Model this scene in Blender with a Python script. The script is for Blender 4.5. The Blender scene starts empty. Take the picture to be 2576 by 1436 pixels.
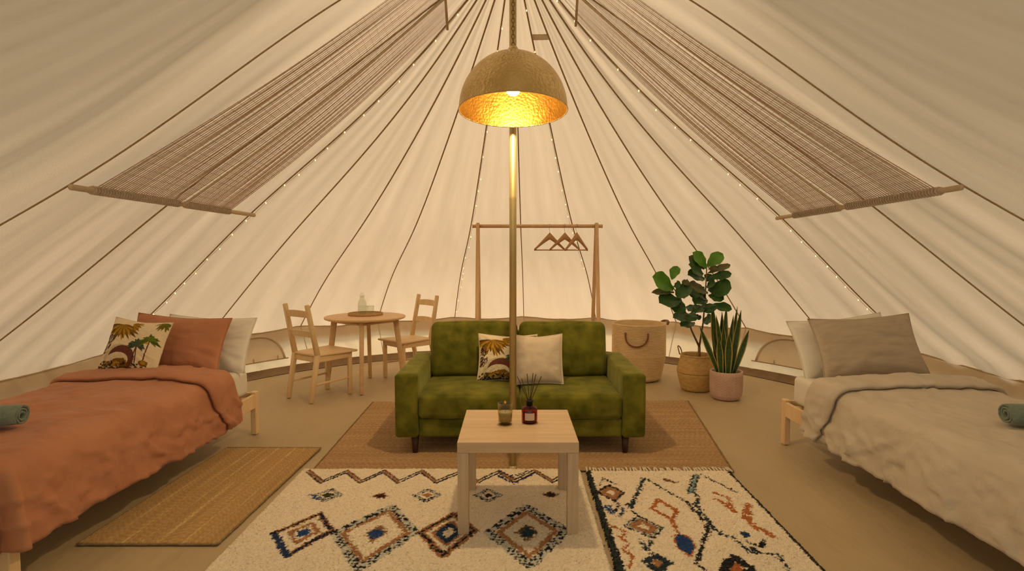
import bpy, bmesh, math, random
import numpy as np
from mathutils import Vector, Matrix, noise

random.seed(7)
rng = np.random.default_rng(7)
PI = math.pi
sc = bpy.context.scene
COL = sc.collection

# ------------------------------------------------------------------ camera
F_PX, CX, CY, CAM_H = 1440.0, 1288.0, 718.0, 1.3
PITCH = math.atan(78 / 1440.0)
cam_d = bpy.data.cameras.new('camera')
cam_d.sensor_width = 36.0
cam_d.lens = 36.0 * F_PX / 2576.0
cam_d.clip_start = 0.02
cam = bpy.data.objects.new('camera', cam_d)
cam.location = (0, 0, CAM_H)
cam.rotation_euler = (PI / 2 - PITCH, 0, 0)
COL.objects.link(cam)
sc.camera = cam

# ------------------------------------------------------------------ daylight and exposure
world = bpy.data.worlds.new('overcast_daylight')
sc.world = world
world.use_nodes = True
bg = world.node_tree.nodes['Background']
bg.inputs[0].default_value = (0.95, 1.0, 0.93, 1)
bg.inputs[1].default_value = 0.60
sun_d = bpy.data.lights.new('sun', 'SUN')
sun_d.energy = 5.0
sun_d.angle = math.radians(20)
sun_d.color = (1.0, 0.87, 0.73)
sun = bpy.data.objects.new('sun', sun_d)
sun.rotation_euler = (math.radians(-72), 0, math.radians(3))
COL.objects.link(sun)
vs = sc.view_settings
vs.view_transform = 'Standard'
vs.look = 'None'
vs.exposure = 0.32
vs.gamma = 1.0
vs.use_curve_mapping = False
BULB_POWER = 680.0
cy = sc.cycles
cy.max_bounces = 8; cy.diffuse_bounces = 3; cy.glossy_bounces = 3; cy.transmission_bounces = 6; cy.transparent_max_bounces = 12
cy.caustics_reflective = False; cy.caustics_refractive = False
cy.use_adaptive_sampling = True; cy.adaptive_threshold = 0.05; cy.adaptive_min_samples = 16

# ------------------------------------------------------------------ survey helpers (photo point -> place in the tent)
_c, _s = math.cos(PITCH), math.sin(PITCH)
def _ray(u, v):
    dx, dy = (u - CX) / F_PX, -(v - CY) / F_PX
    return Vector((dx, _c + dy * _s, dy * _c - _s))
def fl(u, v, z=0.0):
    r = _ray(u, v); k = (z - CAM_H) / r.z
    return Vector((r.x * k, r.y * k, z))
def at(u, v, y):
    r = _ray(u, v); k = y / r.y
    return Vector((r.x * k, y, CAM_H + r.z * k))

# ------------------------------------------------------------------ object helpers
def mk(name, V, F, mat, parent=None, smooth=True, uv=None, col=None, loc=None):
    me = bpy.data.meshes.new(name)
    me.from_pydata([tuple(v) for v in V], [], F)
    if smooth:
        me.polygons.foreach_set('use_smooth', [True] * len(me.polygons))
    if uv is not None:
        lay = me.uv_layers.new(name='UVMap')
        idx = np.zeros(len(me.loops), dtype=np.int32)
        me.loops.foreach_get('vertex_index', idx)
        lay.data.foreach_set('uv', np.asarray(uv, dtype=np.float32)[idx].ravel())
    if col is not None:
        a = me.color_attributes.new('Col', 'FLOAT_COLOR', 'POINT')
        c = np.ones((len(V), 4), dtype=np.float32); c[:, :3] = col
        a.data.foreach_set('color', c.ravel())
    me.materials.append(mat)
    me.update()
    o = bpy.data.objects.new(name, me)
    COL.objects.link(o)
    if parent is not None:
        o.parent = parent
    if loc is not None:
        o.location = loc
    return o

def inst(name, me, parent=None, loc=(0, 0, 0), rot=(0, 0, 0), scale=None):
    o = bpy.data.objects.new(name, me)
    COL.objects.link(o); o.parent = parent
    o.location = loc; o.rotation_euler = rot
    if scale is not None: o.scale = scale
    return o

def tag(o, label=None, cat=None, group=None, kind=None):
    if label: o['label'] = label
    if cat: o['category'] = cat
    if group: o['group'] = group
    if kind: o['kind'] = kind
    return o

def thing(name, loc, rz, label, cat, group=None):
    o = bpy.data.objects.new(name, None)
    o.empty_display_size = 0.1
    COL.objects.link(o)
    o.location = loc; o.rotation_euler = (0, 0, rz)
    return tag(o, label, cat, group)

class MB:
    """collects geometry for one part"""
    def __init__(self): self.V, self.F = [], []
    def add(self, V, F, M=None):
        n = len(self.V)
        self.V += [tuple(M @ Vector(v)) for v in V] if M is not None else [tuple(v) for v in V]
        self.F += [tuple(i + n for i in f) for f in F]
        return self
    def box(self, c, s, r=0.0, seg=2, M=None):
        V, F = rbox(s, r, seg)
        T = Matrix.Translation(Vector(c))
        return self.add(V, F, (M @ T) if M is not None else T)
    def tube(self, pts, rad, n=8, caps=True):
        V, F = tube(pts, rad, n, caps); return self.add(V, F)
    def bar(self, a, b, w, d, up=(0, 0, 1), w2=None, d2=None, r=0.004):
        """a rectangular bar from a to b, w across, d in the other direction, tapering to w2, d2"""
        a, b = Vector(a), Vector(b); z = (b - a); L = z.length; z.normalize()
        x = Vector(up).cross(z)
        if x.length < 1e-4: x = Vector((1, 0, 0)).cross(z)
        x.normalize(); y = z.cross(x)
        V, F = rbox((w, d, L), r, 1)
        w2 = w2 or w; d2 = d2 or d
        out = []
        for v in V:
            k = v[2] / L + 0.5
            out.append(a + x * (v[0] * (1 + k * (w2 / w - 1))) + y * (v[1] * (1 + k * (d2 / d - 1))) + z * (k * L))
        return self.add(out, F)
    def build(self, name, mat, parent=None, smooth=True, **k):
        return mk(name, self.V, self.F, mat, parent, smooth, **k)

_rb = {}
def rbox(s, r=0.0, seg=2):
    key = (round(s[0], 5), round(s[1], 5), round(s[2], 5), r, seg)
    if key in _rb: return _rb[key]
    bm = bmesh.new()
    bmesh.ops.create_cube(bm, size=1.0)
    for v in bm.verts: v.co = Vector((v.co.x * s[0], v.co.y * s[1], v.co.z * s[2]))
    if r > 0:
        bmesh.ops.bevel(bm, geom=list(bm.edges), offset=min(r, min(s) * 0.45), segments=seg, profile=0.5, affect='EDGES')
    bm.verts.ensure_lookup_table()
    V = [tuple(v.co) for v in bm.verts]; F = [tuple(v.index for v in f.verts) for f in bm.faces]
    bm.free()
    _rb[key] = (V, F)
    return V, F

def tube(pts, rad, n=8, caps=True):
    P = [Vector(p) for p in pts]; m = len(P)
    R = rad if hasattr(rad, '__len__') else [rad] * m
    V, F = [], []
    T0 = (P[1] - P[0]).normalized()
    x = T0.orthogonal().normalized()
    for i in range(m):
        t = (P[min(i + 1, m - 1)] - P[max(i - 1, 0)])
        t = t.normalized() if t.length > 1e-9 else T0
        x = (x - t * x.dot(t)); x.normalize(); y = t.cross(x)
        for k in range(n):
            a = 2 * PI * k / n
            V.append(P[i] + (x * math.cos(a) + y * math.sin(a)) * R[i])
    for i in range(m - 1):
        for k in range(n):
            F.append((i * n + k, i * n + (k + 1) % n, (i + 1) * n + (k + 1) % n, (i + 1) * n + k))
    if caps:
        F.append(tuple(range(n))[::-1]); F.append(tuple((m - 1) * n + k for k in range(n)))
    return V, F

def lathe(prof, n=40, c=(0, 0, 0), cap_first=False, cap_last=False):
    V, F = [], []
    m = len(prof)
    for r, z in prof:
        for k in range(n):
            a = 2 * PI * k / n
            V.append((c[0] + r * math.cos(a), c[1] + r * math.sin(a), c[2] + z))
    for i in range(m - 1):
        for k in range(n):
            F.append((i * n + k, i * n + (k + 1) % n, (i + 1) * n + (k + 1) % n, (i + 1) * n + k))
    if cap_first: F.append(tuple(range(n))[::-1])
    if cap_last: F.append(tuple((m - 1) * n + k for k in range(n)))
    return V, F

def grid_faces(nu, nv):
    """nu x nv vertices, index i*nv+j"""
    return [(i * nv + j, (i + 1) * nv + j, (i + 1) * nv + j + 1, i * nv + j + 1) for i in range(nu - 1) for j in range(nv - 1)]

def fbm(x, y, z=0.0, o=3):
    return noise.fractal((x, y, z), 1.0, 2.0, o)

def softbox(h, r, puff=(0, 0, 0), n=14, wob=0.0, seed=0.0):
    """a stuffed upholstered block: rounded edges, faces puffed outwards"""
    def ticks(hh):
        e = min(r / hh, 0.9)
        a = [-1, -1 + e * 0.12, -1 + e * 0.3, -1 + e * 0.6, -1 + e]
        mid = list(np.linspace(-1 + e, 1 - e, n))[1:-1]
        return a + mid + [-q for q in a[::-1]]
    t = [ticks(q) for q in h]
    idx, V, F = {}, [], []
    def vert(c):
        k = tuple(round(q, 5) for q in c)
        if k in idx: return idx[k]
        p = Vector((c[0] * h[0], c[1] * h[1], c[2] * h[2]))
        q = Vector([max(-(h[i] - r), min(h[i] - r, p[i])) for i in range(3)])
        d = p - q
        if d.length > 1e-9: p = q + d.normalized() * r
        for i in range(3):
            j, l = (i + 1) % 3, (i + 2) % 3
            w = max(0, 1 - c[j] ** 2) * max(0, 1 - c[l] ** 2)
            p[i] += puff[i] * c[i] * w ** 0.7
        if wob:
            p += Vector((0, 0, 1)) * wob * fbm(p.x * 5 + seed, p.y * 5, p.z * 5 + seed)
            p += Vector((0, 1, 0)) * wob * fbm(p.x * 6, p.y * 6 + seed, p.z * 6 + 9)
        idx[k] = len(V); V.append(p)
        return idx[k]
    for ax in range(3):
        j, l = (ax + 1) % 3, (ax + 2) % 3
        for sgn in (-1, 1):
            for a in range(len(t[j]) - 1):
                for b in range(len(t[l]) - 1):
                    q = []
                    for da, db in ((0, 0), (1, 0), (1, 1), (0, 1)):
                        c = [0, 0, 0]; c[ax] = sgn; c[j] = t[j][a + da]; c[l] = t[l][b + db]
                        q.append(vert(c))
                    F.append(tuple(q if sgn > 0 else q[::-1]))
    return V, F

# ------------------------------------------------------------------ materials
def nt(name):
    m = bpy.data.materials.new(name); m.use_nodes = True
    t = m.node_tree
    for n in list(t.nodes): t.nodes.remove(n)
    out = t.nodes.new('ShaderNodeOutputMaterial')
    return m, t, out
def node(t, typ, **k):
    n = t.nodes.new(typ)
    for a, b in k.items():
        if a.startswith('i_'):
            key = a[2:].replace('_', ' ')
            n.inputs[key].default_value = b
        else: setattr(n, a, b)
    return n
def ramp(t, stops):
    r = t.nodes.new('ShaderNodeValToRGB')
    e = r.color_ramp.elements
    while len(e) < len(stops): e.new(0.5)
    for q, (p, c) in zip(e, stops):
        q.position = p; q.color = (*c, 1) if len(c) == 3 else c
    return r

def pmat(name, c1, c2=None, rough=0.8, scale=(8, 8, 8), bump=0.0, bscale=(60, 60, 60), metallic=0.0, sheen=0.0, spec=0.3,
         coord='Object', detail=4.0, bdist=0.004, attr=False, lo=0.3, hi=0.7, sheen_tint=None, voronoi=False, wrinkle=0.0):
    m, t, out = nt(name)
    p = node(t, 'ShaderNodeBsdfPrincipled')
    p.inputs['Roughness'].default_value = rough
    p.inputs['Metallic'].default_value = metallic
    p.inputs['Specular IOR Level'].default_value = spec
    if sheen:
        p.inputs['Sheen Weight'].default_value = sheen
        p.inputs['Sheen Roughness'].default_value = 0.35
        if sheen_tint: p.inputs['Sheen Tint'].default_value = (*sheen_tint, 1)
    tc = node(t, 'ShaderNodeTexCoord')
    if attr:
        a = node(t, 'ShaderNodeAttribute', attribute_name='Col')
        t.links.new(a.outputs['Color'], p.inputs['Base Color'])
    elif c2 is None:
        p.inputs['Base Color'].default_value = (*c1, 1)
    else:
        mp = node(t, 'ShaderNodeMapping'); mp.inputs['Scale'].default_value = scale
        nz = node(t, 'ShaderNodeTexNoise'); nz.inputs['Detail'].default_value = detail; nz.inputs['Scale'].default_value = 1.0
        r = ramp(t, [(lo, c1), (hi, c2)])
        t.links.new(tc.outputs[coord], mp.inputs[0]); t.links.new(mp.outputs[0], nz.inputs['Vector'])
        t.links.new(nz.outputs['Fac'], r.inputs[0]); t.links.new(r.outputs[0], p.inputs['Base Color'])
    if bump:
        mp = node(t, 'ShaderNodeMapping'); mp.inputs['Scale'].default_value = bscale
        if voronoi:
            nz = node(t, 'ShaderNodeTexVoronoi'); nz.inputs['Scale'].default_value = 1.0; o = nz.outputs['Distance']
        else:
            nz = node(t, 'ShaderNodeTexNoise'); nz.inputs['Scale'].default_value = 1.0; nz.inputs['Detail'].default_value = 3; o = nz.outputs['Fac']
        b = node(t, 'ShaderNodeBump'); b.inputs['Strength'].default_value = bump; b.inputs['Distance'].default_value = bdist
        t.links.new(tc.outputs[coord], mp.inputs[0]); t.links.new(mp.outputs[0], nz.inputs['Vector'])
        t.links.new(o, b.inputs['Height']); t.links.new(b.outputs[0], p.inputs['Normal'])
        if wrinkle:
            wn = node(t, 'ShaderNodeTexNoise'); wn.inputs['Scale'].default_value = 4.5; wn.inputs['Detail'].default_value = 3; wn.inputs['Distortion'].default_value = 0.5
            wr_ = ramp(t, [(0.44, (0, 0, 0)), (0.50, (1, 1, 1)), (0.58, (0.25, 0.25, 0.25))])
            b2 = node(t, 'ShaderNodeBump'); b2.inputs['Strength'].default_value = wrinkle; b2.inputs['Distance'].default_value = 0.012
            t.links.new(tc.outputs[coord], wn.inputs['Vector']); t.links.new(wn.outputs['Fac'], wr_.inputs[0]); t.links.new(wr_.outputs[0], b2.inputs['Height']); t.links.new(b2.outputs[0], b.inputs['Normal'])
    t.links.new(p.outputs[0], out.inputs[0])
    return m

def canvas(name, c1, c2, trans_col, fac, streak=True):
    """cotton canvas: part of the daylight comes through it"""
    m, t, out = nt(name)
    tc = node(t, 'ShaderNodeTexCoord')
    mp = node(t, 'ShaderNodeMapping'); mp.inputs['Scale'].default_value = (6, 1.6, 1)
    nz = node(t, 'ShaderNodeTexNoise'); nz.inputs['Scale'].default_value = 1.0; nz.inputs['Detail'].default_value = 2
    r = ramp(t, [(0.3, c1), (0.7, c2)])
    t.links.new(tc.outputs['UV'], mp.inputs[0]); t.links.new(mp.outputs[0], nz.inputs['Vector']); t.links.new(nz.outputs['Fac'], r.inputs[0])
    m2 = node(t, 'ShaderNodeMapping'); m2.inputs['Scale'].default_value = (240, 90, 1)
    w = node(t, 'ShaderNodeTexNoise'); w.inputs['Scale'].default_value = 1.0; w.inputs['Detail'].default_value = 1
    t.links.new(tc.outputs['UV'], m2.inputs[0]); t.links.new(m2.outputs[0], w.inputs['Vector'])
    b1 = node(t, 'ShaderNodeBump'); b1.inputs['Strength'].default_value = 0.35; b1.inputs['Distance'].default_value = 0.002
    t.links.new(w.outputs['Fac'], b1.inputs['Height'])
    d = node(t, 'ShaderNodeBsdfDiffuse'); d.inputs['Roughness'].default_value = 0.0
    tr = node(t, 'ShaderNodeBsdfTranslucent'); tr.inputs['Color'].default_value = (*trans_col, 1)
    mx = node(t, 'ShaderNodeMixShader'); mx.inputs[0].default_value = fac
    t.links.new(r.outputs[0], d.inputs['Color'])
    mul = node(t, 'ShaderNodeMix', data_type='RGBA', blend_type='MULTIPLY'); mul.inputs[0].default_value = 1.0
    t.links.new(r.outputs[0], mul.inputs[6]); mul.inputs[7].default_value = (*trans_col, 1)
    t.links.new(mul.outputs[2], tr.inputs['Color'])
    t.links.new(b1.outputs[0], d.inputs['Normal']); t.links.new(b1.outputs[0], tr.inputs['Normal'])
    t.links.new(d.outputs[0], mx.inputs[1]); t.links.new(tr.outputs[0], mx.inputs[2]); t.links.new(mx.outputs[0], out.inputs[0])
    return m

def emit(name, c, s):
    m, t, out = nt(name)
    e = node(t, 'ShaderNodeEmission'); e.inputs[0].default_value = (*c, 1); e.inputs[1].default_value = s
    t.links.new(e.outputs[0], out.inputs[0]); return m

def glass(name, c, rough=0.03, ior=1.35):
    """thin glass: tinted see-through with a mirror sheen that grows towards the edge"""
    m, t, out = nt(name)
    tr = node(t, 'ShaderNodeBsdfTransparent'); tr.inputs[0].default_value = (*c, 1)
    gl_ = node(t, 'ShaderNodeBsdfGlossy'); gl_.inputs[0].default_value = (1, 1, 1, 1); gl_.inputs['Roughness'].default_value = rough
    lw = node(t, 'ShaderNodeLayerWeight'); lw.inputs[0].default_value = 0.5
    pw = node(t, 'ShaderNodeMath', operation='POWER'); pw.inputs[1].default_value = 4.0
    fr_ = node(t, 'ShaderNodeMath', operation='MULTIPLY_ADD'); fr_.inputs[1].default_value = 0.55; fr_.inputs[2].default_value = 0.035
    t.links.new(lw.outputs['Facing'], pw.inputs[0]); t.links.new(pw.outputs[0], fr_.inputs[0])
    mx = node(t, 'ShaderNodeMixShader')
    t.links.new(fr_.outputs[0], mx.inputs[0]); t.links.new(tr.outputs[0], mx.inputs[1]); t.links.new(gl_.outputs[0], mx.inputs[2]); t.links.new(mx.outputs[0], out.inputs[0])
    return m

M = {}
M['canvas'] = canvas('cotton_canvas', (0.72, 0.61, 0.46), (0.78, 0.67, 0.52), (1.0, 0.90, 0.79), 0.40)
M['wall'] = canvas('wall_canvas', (0.74, 0.61, 0.44), (0.80, 0.68, 0.51), (1.0, 0.90, 0.72), 0.50)
M['valance'] = canvas('valance_canvas', (0.62, 0.48, 0.30), (0.66, 0.52, 0.34), (0.9, 0.75, 0.5), 0.12)
M['seam'] = pmat('seam_webbing', (0.38, 0.25, 0.12), (0.48, 0.33, 0.17), scale=(40, 40, 40), rough=0.9)
M['hem'] = pmat('groundsheet_edge', (0.20, 0.12, 0.06), (0.28, 0.18, 0.09), scale=(6, 6, 6), rough=0.8)
M['floor'] = pmat('groundsheet', (0.46, 0.34, 0.19), (0.54, 0.41, 0.235), scale=(2.2, 1.1, 1), rough=0.55, bump=0.8, bscale=(5, 1.6, 1), bdist=0.025, spec=0.25)
M['pine'] = pmat('pine_wood', (0.80, 0.54, 0.27), (0.88, 0.64, 0.36), scale=(40, 40, 3), rough=0.5)
M['pine_h'] = pmat('pine_wood_along', (0.78, 0.52, 0.26), (0.88, 0.64, 0.36), scale=(3, 40, 40), rough=0.5)
M['rackwood'] = pmat('oiled_pine', (0.72, 0.43, 0.21), (0.82, 0.54, 0.29), scale=(40, 40, 3), rough=0.5)
M['table'] = pmat('beech_wood', (0.74, 0.46, 0.23), (0.82, 0.55, 0.30), scale=(3, 30, 30), rough=0.45)
M['veneer'] = pmat('oak_veneer', (0.60, 0.41, 0.23), (0.72, 0.52, 0.32), scale=(2.2, 26, 26), rough=0.42, detail=6)
M['veneer_v'] = pmat('oak_veneer_upright', (0.57, 0.41, 0.25), (0.67, 0.50, 0.32), scale=(60, 60, 2), rough=0.45)
M['walnut'] = pmat('dark_wood', (0.05, 0.022, 0.012), (0.09, 0.04, 0.02), scale=(30, 30, 3), rough=0.4)
M['velvet'] = pmat('green_velvet', (0.085, 0.088, 0.006), (0.205, 0.185, 0.020), scale=(9, 9, 9), rough=0.8, sheen=0.6, sheen_tint=(0.75, 0.72, 0.25), bump=0.25, bscale=(260, 260, 260), bdist=0.001, spec=0.15, detail=3, lo=0.35, hi=0.68)
M['terra'] = pmat('terracotta_linen', (0.46, 0.19, 0.095), (0.53, 0.23, 0.12), scale=(5, 5, 5), rough=0.9, bump=0.35, bscale=(300, 300, 300), bdist=0.001, sheen=0.15, wrinkle=0.16)
M['linen'] = pmat('oatmeal_linen', (0.56, 0.465, 0.35), (0.64, 0.54, 0.42), scale=(20, 4, 20), rough=0.95, bump=0.4, bscale=(260, 260, 260), bdist=0.001, sheen=0.1, wrinkle=0.16)
M['greylinen'] = pmat('taupe_linen', (0.44, 0.345, 0.25), (0.51, 0.41, 0.30), scale=(8, 40, 40), rough=0.95, bump=0.4, bscale=(260, 260, 260), bdist=0.001)
M['white'] = pmat('white_cotton', (0.78, 0.70, 0.58), (0.83, 0.76, 0.65), scale=(6, 6, 6), rough=0.9, bump=0.3, bscale=(200, 200, 200), bdist=0.001)
M['beige'] = pmat('cream_cushion_cloth', (0.66, 0.53, 0.38), (0.71, 0.58, 0.43), scale=(20, 20, 20), rough=0.95, bump=0.4, bscale=(400, 400, 400), bdist=0.001)
M['towel'] = pmat('sage_towelling', (0.16, 0.20, 0.15), (0.22, 0.26, 0.20), scale=(60, 60, 60), rough=1.0, bump=0.8, bscale=(250, 250, 250), bdist=0.003, sheen=0.3)
M['brass'] = pmat('hammered_brass', (0.62, 0.43, 0.16), (0.80, 0.60, 0.28), scale=(6, 6, 6), rough=0.30, metallic=0.9, bump=0.9, bscale=(70, 70, 70), bdist=0.006, voronoi=True)
M['gold'] = pmat('gold_leaf', (0.11, 0.05, 0.006), (0.16, 0.078, 0.011), scale=(14, 14, 14), rough=0.38, metallic=0.9, bump=0.4, bscale=(75, 75, 75), bdist=0.003, voronoi=True)
M['pole'] = pmat('brushed_brass_tube', (0.56, 0.43, 0.19), (0.64, 0.51, 0.25), scale=(3, 3, 2), rough=0.38, metallic=0.65)
M['chain'] = pmat('aged_brass_chain', (0.30, 0.21, 0.08), rough=0.4, metallic=0.9)
M['dark'] = pmat('dark_plastic', (0.015, 0.012, 0.01), rough=0.5)
M['bulb'] = emit('lamp_bulb_glow', (1.0, 0.72, 0.38), BULB_POWER)
M['fairy'] = emit('fairy_light_glow', (1.0, 0.66, 0.22), 3.2)
M['fairy'].cycles.emission_sampling = 'NONE'
M['wire'] = pmat('copper_wire', (0.55, 0.33, 0.12), rough=0.4, metallic=0.8)
M['rug'] = pmat('wool_pile', (1, 1, 1), rough=1.0, attr=True, bump=0.7, bscale=(170, 170, 170), bdist=0.006, sheen=0.1)
M['print'] = pmat('printed_cotton', (1, 1, 1), rough=0.9, attr=True, bump=0.25, bscale=(300, 300, 300), bdist=0.001)
M['jute'] = pmat('jute_braid', (1, 1, 1), rough=1.0, attr=True, bump=0.6, bscale=(220, 220, 220), bdist=0.004)
M['jute_edge'] = pmat('dark_jute_binding', (0.22, 0.14, 0.06), (0.36, 0.24, 0.11), scale=(60, 60, 60), rough=1.0)
M['fringe'] = pmat('cotton_fringe', (0.72, 0.60, 0.44), (0.80, 0.70, 0.55), scale=(30, 30, 30), rough=1.0)
M['seagrass'] = pmat('seagrass_weave', (0.72, 0.50, 0.25), (0.84, 0.63, 0.36), scale=(14, 14, 60), rough=0.9, bump=0.8, bscale=(60, 60, 160), bdist=0.004)
M['belly'] = pmat('golden_seagrass', (0.52, 0.31, 0.10), (0.68, 0.44, 0.17), scale=(20, 20, 50), rough=0.85, bump=0.8, bscale=(70, 70, 110), bdist=0.004)
M['leather'] = pmat('brown_leather', (0.20, 0.075, 0.03), (0.27, 0.11, 0.045), scale=(20, 20, 20), rough=0.6)
M['soil'] = pmat('potting_soil', (0.03, 0.02, 0.012), (0.06, 0.04, 0.025), scale=(40, 40, 40), rough=1.0, bump=1.0, bscale=(80, 80, 80), bdist=0.01)
M['bark'] = pmat('fig_bark', (0.20, 0.13, 0.07), (0.30, 0.20, 0.11), scale=(30, 30, 8), rough=0.9)
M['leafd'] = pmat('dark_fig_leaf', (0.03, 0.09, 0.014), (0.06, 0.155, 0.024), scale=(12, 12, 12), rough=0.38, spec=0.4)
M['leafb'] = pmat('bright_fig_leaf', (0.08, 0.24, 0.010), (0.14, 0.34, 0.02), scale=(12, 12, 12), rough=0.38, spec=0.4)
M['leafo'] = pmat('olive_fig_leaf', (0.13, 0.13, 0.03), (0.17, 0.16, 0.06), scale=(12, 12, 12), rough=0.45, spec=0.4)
M['snake'] = pmat('snake_plant_leaf', (1, 1, 1), rough=0.4, attr=True, spec=0.4)
M['glaze'] = pmat('pink_glaze', (0.60, 0.38, 0.29), (0.70, 0.48, 0.38), scale=(9, 9, 9), rough=0.5)
M['glass'] = glass('clear_glass', (0.93, 0.94, 0.90))
M['votive'] = glass('smoked_votive_glass', (0.80, 0.77, 0.62), 0.06)
M['amber'] = glass('amber_glass', (0.72, 0.27, 0.06), 0.05)
M['wax'] = pmat('candle_wax', (0.72, 0.62, 0.42), (0.76, 0.66, 0.46), rough=0.6)
M['water'] = glass('water', (0.96, 0.97, 0.95), 0.02, 1.2)
M['label'] = pmat('paper_label', (0.72, 0.53, 0.40), (0.75, 0.56, 0.43), rough=0.8)
M['reed'] = pmat('rattan_reed', (0.045, 0.026, 0.016), (0.07, 0.04, 0.025), scale=(30, 30, 30), rough=0.9)
M['hook'] = pmat('steel_hook', (0.65, 0.62, 0.58), rough=0.3, metallic=1.0)
M['hanger'] = pmat('beech_hanger', (0.58, 0.30, 0.13), (0.66, 0.37, 0.17), scale=(8, 40, 40), rough=0.45)
M['tray'] = pmat('wicker_tray', (0.50, 0.28, 0.11), (0.60, 0.36, 0.16), scale=(30, 30, 30), rough=0.7)
def cordmat(name, c, f):
    m, t, out = nt(name)
    d = node(t, 'ShaderNodeBsdfDiffuse'); tr = node(t, 'ShaderNodeBsdfTranslucent'); mx = node(t, 'ShaderNodeMixShader'); mx.inputs[0].default_value = f
    tc = node(t, 'ShaderNodeTexCoord'); nz = node(t, 'ShaderNodeTexNoise'); nz.inputs['Scale'].default_value = 60.0
    r = ramp(t, [(0.3, tuple(q * 0.9 for q in c)), (0.7, tuple(q * 1.08 for q in c))])
    t.links.new(tc.outputs['Object'], nz.inputs['Vector']); t.links.new(nz.outputs['Fac'], r.inputs[0])
    t.links.new(r.outputs[0], d.inputs[0]); t.links.new(r.outputs[0], tr.inputs[0])
    t.links.new(d.outputs[0], mx.inputs[1]); t.links.new(tr.outputs[0], mx.inputs[2]); t.links.new(mx.outputs[0], out.inputs[0])
    return m
M['cord'] = cordmat('brown_macrame_cord', (0.76, 0.58, 0.46), 0.5)
M['cordl'] = cordmat('cream_macrame_cord', (0.86, 0.75, 0.60), 0.45)
M['rod'] = pmat('bamboo_rod', (0.62, 0.45, 0.27), (0.70, 0.53, 0.33), scale=(20, 20, 20), rough=0.6)

# ------------------------------------------------------------------ the bell tent: plan radius, roof profile
PX, PY, Z_APEX, Z_EAVE = 0.0053, 3.3793, 3.0688, 0.4478
FOOT = 0.905
KN = np.array([[-0.1169, 0.1657, -0.1193], [-0.0425, 0.1575, -0.0096], [-0.1747, 0.4359, -0.1594], [-0.1725, 0.3842, -0.164]])
KT = np.array([0, .2, .45, .7, .87, 1.])
def plan_r(a): return 4.1721 - 0.1027 * math.cos(a) + 0.5896 * math.cos(2 * a) - 0.129 * math.cos(3 * a)
def _spline(V, t):
    n = len(KT); h = np.diff(KT); A = np.zeros((n, n)); b = np.zeros(n); A[0, 0] = A[-1, -1] = 1
    for i in range(1, n - 1):
        A[i, i - 1] = h[i - 1]; A[i, i] = 2 * (h[i - 1] + h[i]); A[i, i + 1] = h[i]
        b[i] = 6 * ((V[i + 1] - V[i]) / h[i] - (V[i] - V[i - 1]) / h[i - 1])
    m = np.linalg.solve(A, b); i = np.clip(np.searchsorted(KT, t, side='right') - 1, 0, n - 2)
    d = t - KT[i]; hh = h[i]
    return V[i] + d * ((V[i + 1] - V[i]) / hh - hh * (2 * m[i] + m[i + 1]) / 6) + d * d * m[i] / 2 + d ** 3 * (m[i + 1] - m[i]) / (6 * hh)
def roof_curve(a, ts):
    """points of the roof along the direction a (from the pole, 0 = away from the door) at ts from the eave (0) to the top (1)"""
    ts = np.asarray(ts, float)
    ac = max(-2.1, min(2.1, (a + PI) % (2 * PI) - PI))
    o = np.concatenate([[0], KN @ np.array([1, math.cos(ac), math.cos(2 * ac)]), [0]])
    z = Z_EAVE + (Z_APEX - Z_EAVE) * ts - _spline(o, ts)
    r = plan_r(a) * (1 - ts) + 0.03 * ts
    return np.stack([PX + r * math.sin(a), PY + r * math.cos(a), z], -1)
def roof_pt(a, t, inward=0.0):
    p = Vector(roof_curve(a, [t])[0])
    if inward: p += Vector((-math.sin(a), -math.cos(a), -0.8)).normalized() * inward
    return p
def wall_pt(a, h, inward=0.0):
    r = plan_r(a) * (FOOT + (1 - FOOT) * h / Z_EAVE) - inward
    return Vector((PX + r * math.sin(a), PY + r * math.cos(a), h))

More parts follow.
